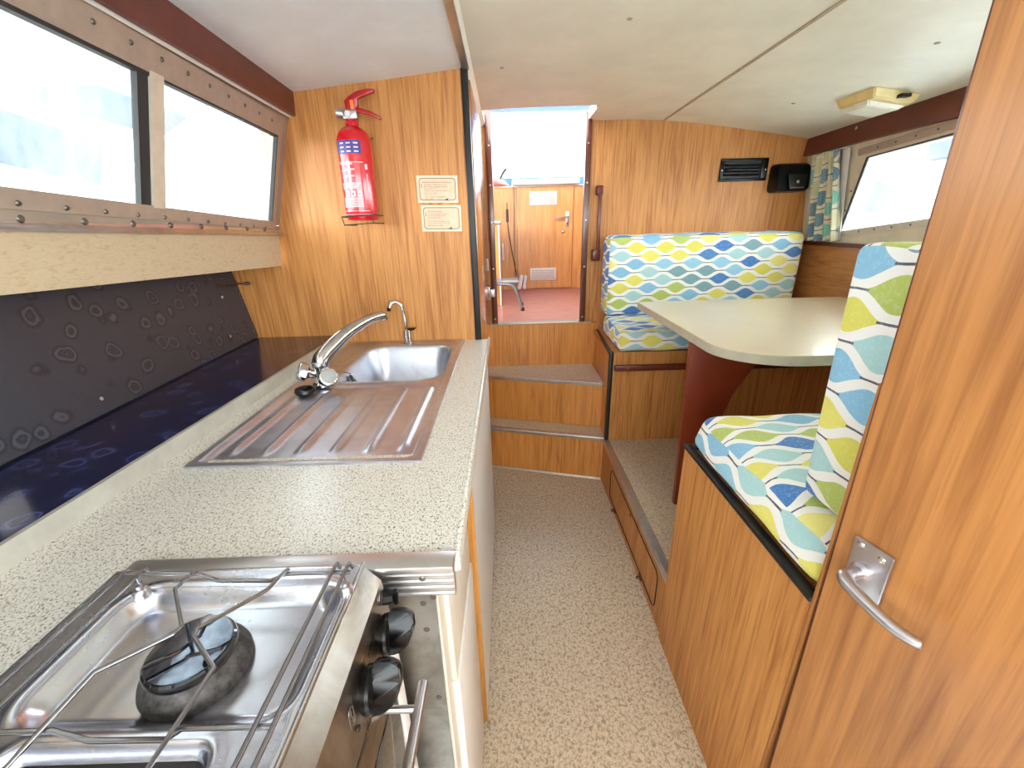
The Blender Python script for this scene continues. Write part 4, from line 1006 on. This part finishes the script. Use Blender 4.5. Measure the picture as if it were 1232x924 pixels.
# ceiling lamp
lz = pz(1.36)
lp = thing('ceiling_lamp', 'yellowed square plastic lamp on the ceiling by the right window', 'lamp', (1.37, 1.80, lz-.03))
sl = (pz(1.46)-pz(1.28))/.18
def LP(x, y, d): return (x, y, pz(x)-d)
def lampbox(x0, x1, y0, y1, d0, d1, ins, nm, mt_, bev=.004):
    mb = MB(); t = bmesh.new()
    v = [t.verts.new((x, y, pz(1.28)+(x-1.28)*sl-d)) for (x, y, d) in ((x0, y0, d0), (x1, y0, d0), (x1, y1, d0), (x0, y1, d0), (x0+ins, y0+ins, d1), (x1-ins, y0+ins, d1), (x1-ins, y1-ins, d1), (x0+ins, y1-ins, d1))]
    for f in ((0, 1, 2, 3), (7, 6, 5, 4), (0, 4, 5, 1), (1, 5, 6, 2), (2, 6, 7, 3), (3, 7, 4, 0)): t.faces.new([v[i] for i in f])
    bmesh.ops.recalc_face_normals(t, faces=t.faces)
    bmesh.ops.bevel(t, geom=t.edges[:], offset=bev, segments=2, affect='EDGES'); mb.merge(t); return mb.build(nm, mt_, lp)
lampbox(1.285, 1.455, 1.68, 1.87, -.002, .028, .012, 'base', M['lampcream'])
lampbox(1.298, 1.442, 1.715, 1.860, .027, .042, .016, 'lens', M['lens'])
MB().box((1.375, 1.668, pz(1.39)-.021), (1.41, 1.692, pz(1.39)-.010), .001).build('switch', M['black'], lp)

# curtain in the corner of the right window
ct = thing('curtain', 'short gathered patterned curtain beside the right window', 'curtain', (1.52, 2.2, 1.2))
t = bmesh.new(); ul = t.loops.layers.uv.new('UVMap'); G = []
nu, nv = 70, 30
for i in range(nu+1):
    col_ = []
    for j in range(nv+1):
        u = i/nu; v = j/nv; wy = .24+.0*v
        y = 2.300-u*(.200+.02*(1-v))+ .010*math.sin(v*3+u*5)
        x = RWp(y, 1.2+.39*v)[0]-.034+.013*math.sin(u*26+.6*math.sin(v*4))*(.55+.45*(1-v))+.004*math.sin(u*61)
        z = 1.195+.395*v+.004*math.sin(u*26)
        col_.append(t.verts.new((x, y, z)))
    G.append(col_)
for i in range(nu):
    for j in range(nv):
        f = t.faces.new((G[i][j], G[i+1][j], G[i+1][j+1], G[i][j+1]))
        for l, (a, b) in zip(f.loops, ((i, j), (i+1, j), (i+1, j+1), (i, j+1))): l[ul].uv = (a/nu*.34, b/nv*.40)
mb = MB(); mb.merge(t); cu = mb.build('cloth', M['curtain'], ct, smooth=80)
sm = cu.modifiers.new('thickness', 'SOLIDIFY'); sm.thickness = .0022
MB().tube([RWp(2.34, 1.585, -.03), RWp(2.06, 1.59, -.03)], .003, 8).build('rail', M['white'], ct)
mb = MB(); mb.prism([RWp(2.115, 1.588, -.014), RWp(2.070, 1.588, -.014), RWp(2.080, 1.196, -.014), RWp(2.135, 1.196, -.014)], (.003, 0, 0)); mb.build('lining', M['white'], ct)

# ================================================================ COCKPIT
ZC = .765
struct(box('floor', (-1.2, 2.435, ZC-.03), (1.5, 3.80, ZC), M['pinkfloor']), 'reddish cockpit floor beyond the companionway', 'floor')
struct(MB().box((-1.2, 3.80, ZC-.2), (.098, 3.83, 1.60)).box((.578, 3.80, ZC-.2), (1.5, 3.83, 1.60)).box((.098, 3.80, ZC-.2), (.578, 3.83, ZC+.005)).build('wall_cockpit', M['wood_cockpit'], smooth=0), 'pale teak cockpit bulkhead', 'wall')
struct(box('trim_11', (-1.2, 3.78, 1.598), (1.5, 3.84, 1.608), M['white']), 'white capping on the cockpit bulkhead', 'trim')
cd = sempty('door_3', (.34, 3.78, ZC), 'low cockpit door with two white louvre vents', 'door')
MB().box((.102, 3.785, ZC+.008), (.574, 3.81, 1.60), .002).build('door_panel', M['wood_cockpit'], cd, smooth=0)
for z0, z1 in ((1.458, 1.562), (.842, .948)):
    f = MB().box((.208, 3.778, z0), (.436, 3.786, z1), .002).build('louvre_vent', M['white'], cd)
    for k in range(6): MB().box((.222, 3.7755, z0+.014+k*.0135), (.422, 3.778, z0+.019+k*.0135)).build('slat', M['ceilseam'], f)
f = MB().box((.512, 3.778, 1.285), (.540, 3.785, 1.405), .003).build('lock_plate', M['satin'], cd)
MB().tube([(.526, 3.778, 1.36), (.526, 3.74, 1.36), (.50, 3.735, 1.357), (.415, 3.738, 1.345)], .006, 10, smooth_pts=3).build('lever', M['satin'], f)
MB().lathe([(0, .002), (.006, .002), (.006, 0)], (.526, 3.778, 1.31), (0, -1, 0), n=12).build('keyhole', M['black'], f)
MB().lathe([(0, .02), (.010, .018), (.012, .004), (.016, 0)], (.492, 3.785, 1.245), (0, -1, 0), n=16).build('bolt_knob', M['satin'], cd)
struct(MB().box((.075, 3.785, ZC+.01), (.079, 3.80, 1.6)).build('trim_12', M['black']), 'dark joint line beside the cockpit door', 'trim')
tag(MB().box((.065, 3.70, 1.608), (.610, 4.15, 1.650), .008).build('hatch_lid', M['whiteboat']), 'white lid above the low cockpit door', 'lid')
# cockpit canopy and side walls, extended to dim the cockpit
struct(MB().box((-1.25, 2.42, ZC-.6), (-1.222, 3.86, 2.15)).build('wall_cockpit_outside', M['whiteboat'], smooth=0), 'white outer skin of the cockpit side', 'wall')
struct(MB().box((-1.22, 2.44, ZC), (-1.19, 3.83, 2.15)).build('wall_cockpit_left', M['wood_cockpit'], smooth=0), 'left cockpit side, raised to keep light out', 'wall')  # height up to the canopy is added to cut daylight
struct(MB().box((1.49, 2.44, ZC), (1.52, 3.83, 2.15)).build('wall_cockpit_right', M['wood_cockpit'], smooth=0), 'right cockpit side, raised to keep light out', 'wall')
cn = thing('cockpit_canopy', 'blue canvas canopy edge above the companionway view, roof behind it added for shade', 'canopy', (.15, 3.2, 1.55))
MB().box((-1.25, 2.20, 2.150), (1.55, 3.90, 2.185), .01).build('canvas', M['blueboat'], cn)  # blue edge shows; the rest of the roof is added for shade
for x, y in ((-1.17, 2.6), (-1.17, 3.75), (1.47, 2.6), (1.47, 3.75)): MB().tube([(x, y, ZC), (x, y, 2.15)], .012, 10).build('pole', M['satin'], cn)
struct(MB().box((-1.2, 3.83, 0), (1.5, 4.5, 1.598)).build('wall_cockpit', M['whiteboat'], smooth=0), 'white after deck', 'deck')
tag(MB().box((-1.3, 4.30, 1.598), (1.6, 4.34, 1.720), .01).build('windscreen_coaming', M['blueboat']), 'dark blue coaming behind the white hatch lid', 'coaming')
lk = thing('cockpit_locker', 'narrow wooden cockpit locker with silver-edged top', 'locker', (-.3, 3.2, ZC))
MB().box((-.60, 3.02, ZC), (-.052, 3.50, 1.312)).build('body', M['ochre'], lk, smooth=0)
MB().box((-.61, 3.005, 1.312), (-.030, 3.515, 1.332), .006).build('top_edge', M['satin'], lk)
MB().tube([(-.044, 3.012, ZC), (-.044, 3.012, 1.31)], .007, 10).build('corner_strip', M['satin'], lk)
# folding step stool
st = thing('step_stool', 'grey metal step stool standing on the cockpit floor', 'step stool', (.0, 2.86, ZC))
MB().box((-.20, 2.78, .945), (.078, 2.99, .962), .006).build('top', M['greymetal'], st)
mb = MB()
for y in (2.80,):
    pass
def sleg(y, nm):
    mb = MB(); mb.tube([(-.06, y, .945), (.03, y, .935), (.065, y, .88), (.085, y, .82), (.100, y, ZC+.012)], .010, 10, smooth_pts=4); l_ = mb.build('leg', M['greymetal'], st)
    MB().lathe([(.013, 0), (.013, .018), (.010, .022), (0, .022)], (.101, y, ZC), n=12).build('rubber_foot', M['black'], l_)
sleg(2.79, 'a'); sleg(2.98, 'b')
def sleg2(y):
    mb = MB(); mb.tube([(-.16, y, .945), (-.19, y, .86), (-.21, y, ZC+.012)], .010, 10); l_ = mb.build('leg', M['greymetal'], st)
    MB().lathe([(.013, 0), (.013, .018), (.010, .022), (0, .022)], (-.211, y, ZC), n=12).build('rubber_foot', M['black'], l_)
sleg2(2.79); sleg2(2.98)
tag(MB().tube([(.018, 3.74, 1.48), (.022, 3.73, 1.30), (.05, 3.72, 1.10), (.078, 3.72, .95), (.088, 3.74, .90)], .004, 6, smooth_pts=4).tube([(.018, 3.74, 1.33), (.018, 3.74, 1.43)], .011, 8).build('dark_cord', M['black']), 'thin dark cord hanging beside the cockpit door', 'cord')
tag(MB().box((-.035, 3.785, 1.02), (-.018, 3.80, 1.16), .004).build('pull_handle', M['white']), 'slim white handle on the bulkhead left of the cockpit door', 'handle')
tag(MB().lathe([(.0, .07), (.05, .065), (.10, .045), (.13, .012), (.13, 0), (0, 0)], (-.09, 3.87, 1.608), n=32).build('fender_cover', M['lifered']), 'domed orange-red cover on the cockpit ledge', 'cover')
mb = MB(); mb.tube([(-.04, 3.9, 1.66), (-.01, 3.9, 1.715), (.02, 3.9, 1.75)], .010, 8); tag(mb.build('cleat_lever', M['black']), 'dark lever above the orange-red cover', 'lever')
tag(MB().tube([(.10, 3.64, ZC+.02), (.12, 3.69, ZC+.09), (.13, 3.71, ZC+.13)], .018, 10).tube([(.145, 3.64, ZC+.02), (.16, 3.69, ZC+.09), (.165, 3.72, ZC+.12)], .014, 10).build('striped_rope_end', M['rope']), 'pale rope end standing by the cockpit door', 'rope')

# ================================================================ OUTSIDE
M['canvasgrey'] = plain('blue_grey_boat_canvas', srgb(58, 68, 84), .7)
M['canvasnavy'] = plain('navy_boat_canvas', srgb(44, 58, 108), .7)
bo = thing('moored_boat', 'pale cabin cruiser with blue-grey canvas moored outside the left window', 'boat', (-5.5, 5.0, -.5))
MB().prism([(-4.4, 1.5, -.5), (-4.4, 9.5, -.5), (-4.4, 9.8, 1.4), (-4.4, 1.2, 1.5)], (-2.0, 0, 0), .05).build('hull', M['whiteboat'], bo)
MB().prism([(-4.6, 3.4, 1.4), (-4.6, 9.0, 1.4), (-4.6, 8.4, 2.5), (-4.6, 4.0, 2.6)], (-1.5, 0, 0), .06).build('cabin', M['whiteboat'], bo)
MB().prism([(-4.60, 4.3, 1.95), (-4.60, 5.3, 1.85), (-4.60, 5.5, 2.3), (-4.60, 4.5, 2.42)], (.02, 0, 0), .008).build('cabin_window', M['canvasgrey'], bo)
MB().prism([(-4.62, 6.2, 2.5), (-4.62, 6.5, 2.5), (-4.62, 7.2, 2.9), (-4.62, 6.5, 3.15), (-4.62, 6.3, 3.1)], (-1.3, 0, 0), .03).build('canvas_hood', M['canvasgrey'], bo)
bo = thing('moored_boat', 'pale boat with navy blue canvas moored outside the right window', 'boat', (5.4, 4.8, -.5))
MB().prism([(4.2, 1.0, -.5), (4.2, 8.5, -.5), (4.2, 8.8, 1.25), (4.2, .8, 1.3)], (2.0, 0, 0), .05).build('hull', M['whiteboat'], bo)
MB().box((4.5, 3.6, 1.2), (5.9, 7.2, 1.84), .05).build('cabin', M['whiteboat'], bo)
MB().prism([(4.49, 5.25, 1.35), (4.49, 5.75, 1.35), (4.49, 5.60, 1.70), (4.49, 5.30, 1.70)], (.02, 0, 0), .006).build('cabin_window', M['canvasgrey'], bo)
MB().box((4.5, 4.0, 1.84), (5.8, 4.96, 2.25), .04).build('canvas_hood', M['canvasnavy'], bo)
struct(box('ground', (-40, -40, -.6), (40, 60, -.5), M['deck']), 'ground around the boat, made pale to bounce sky light', 'ground')
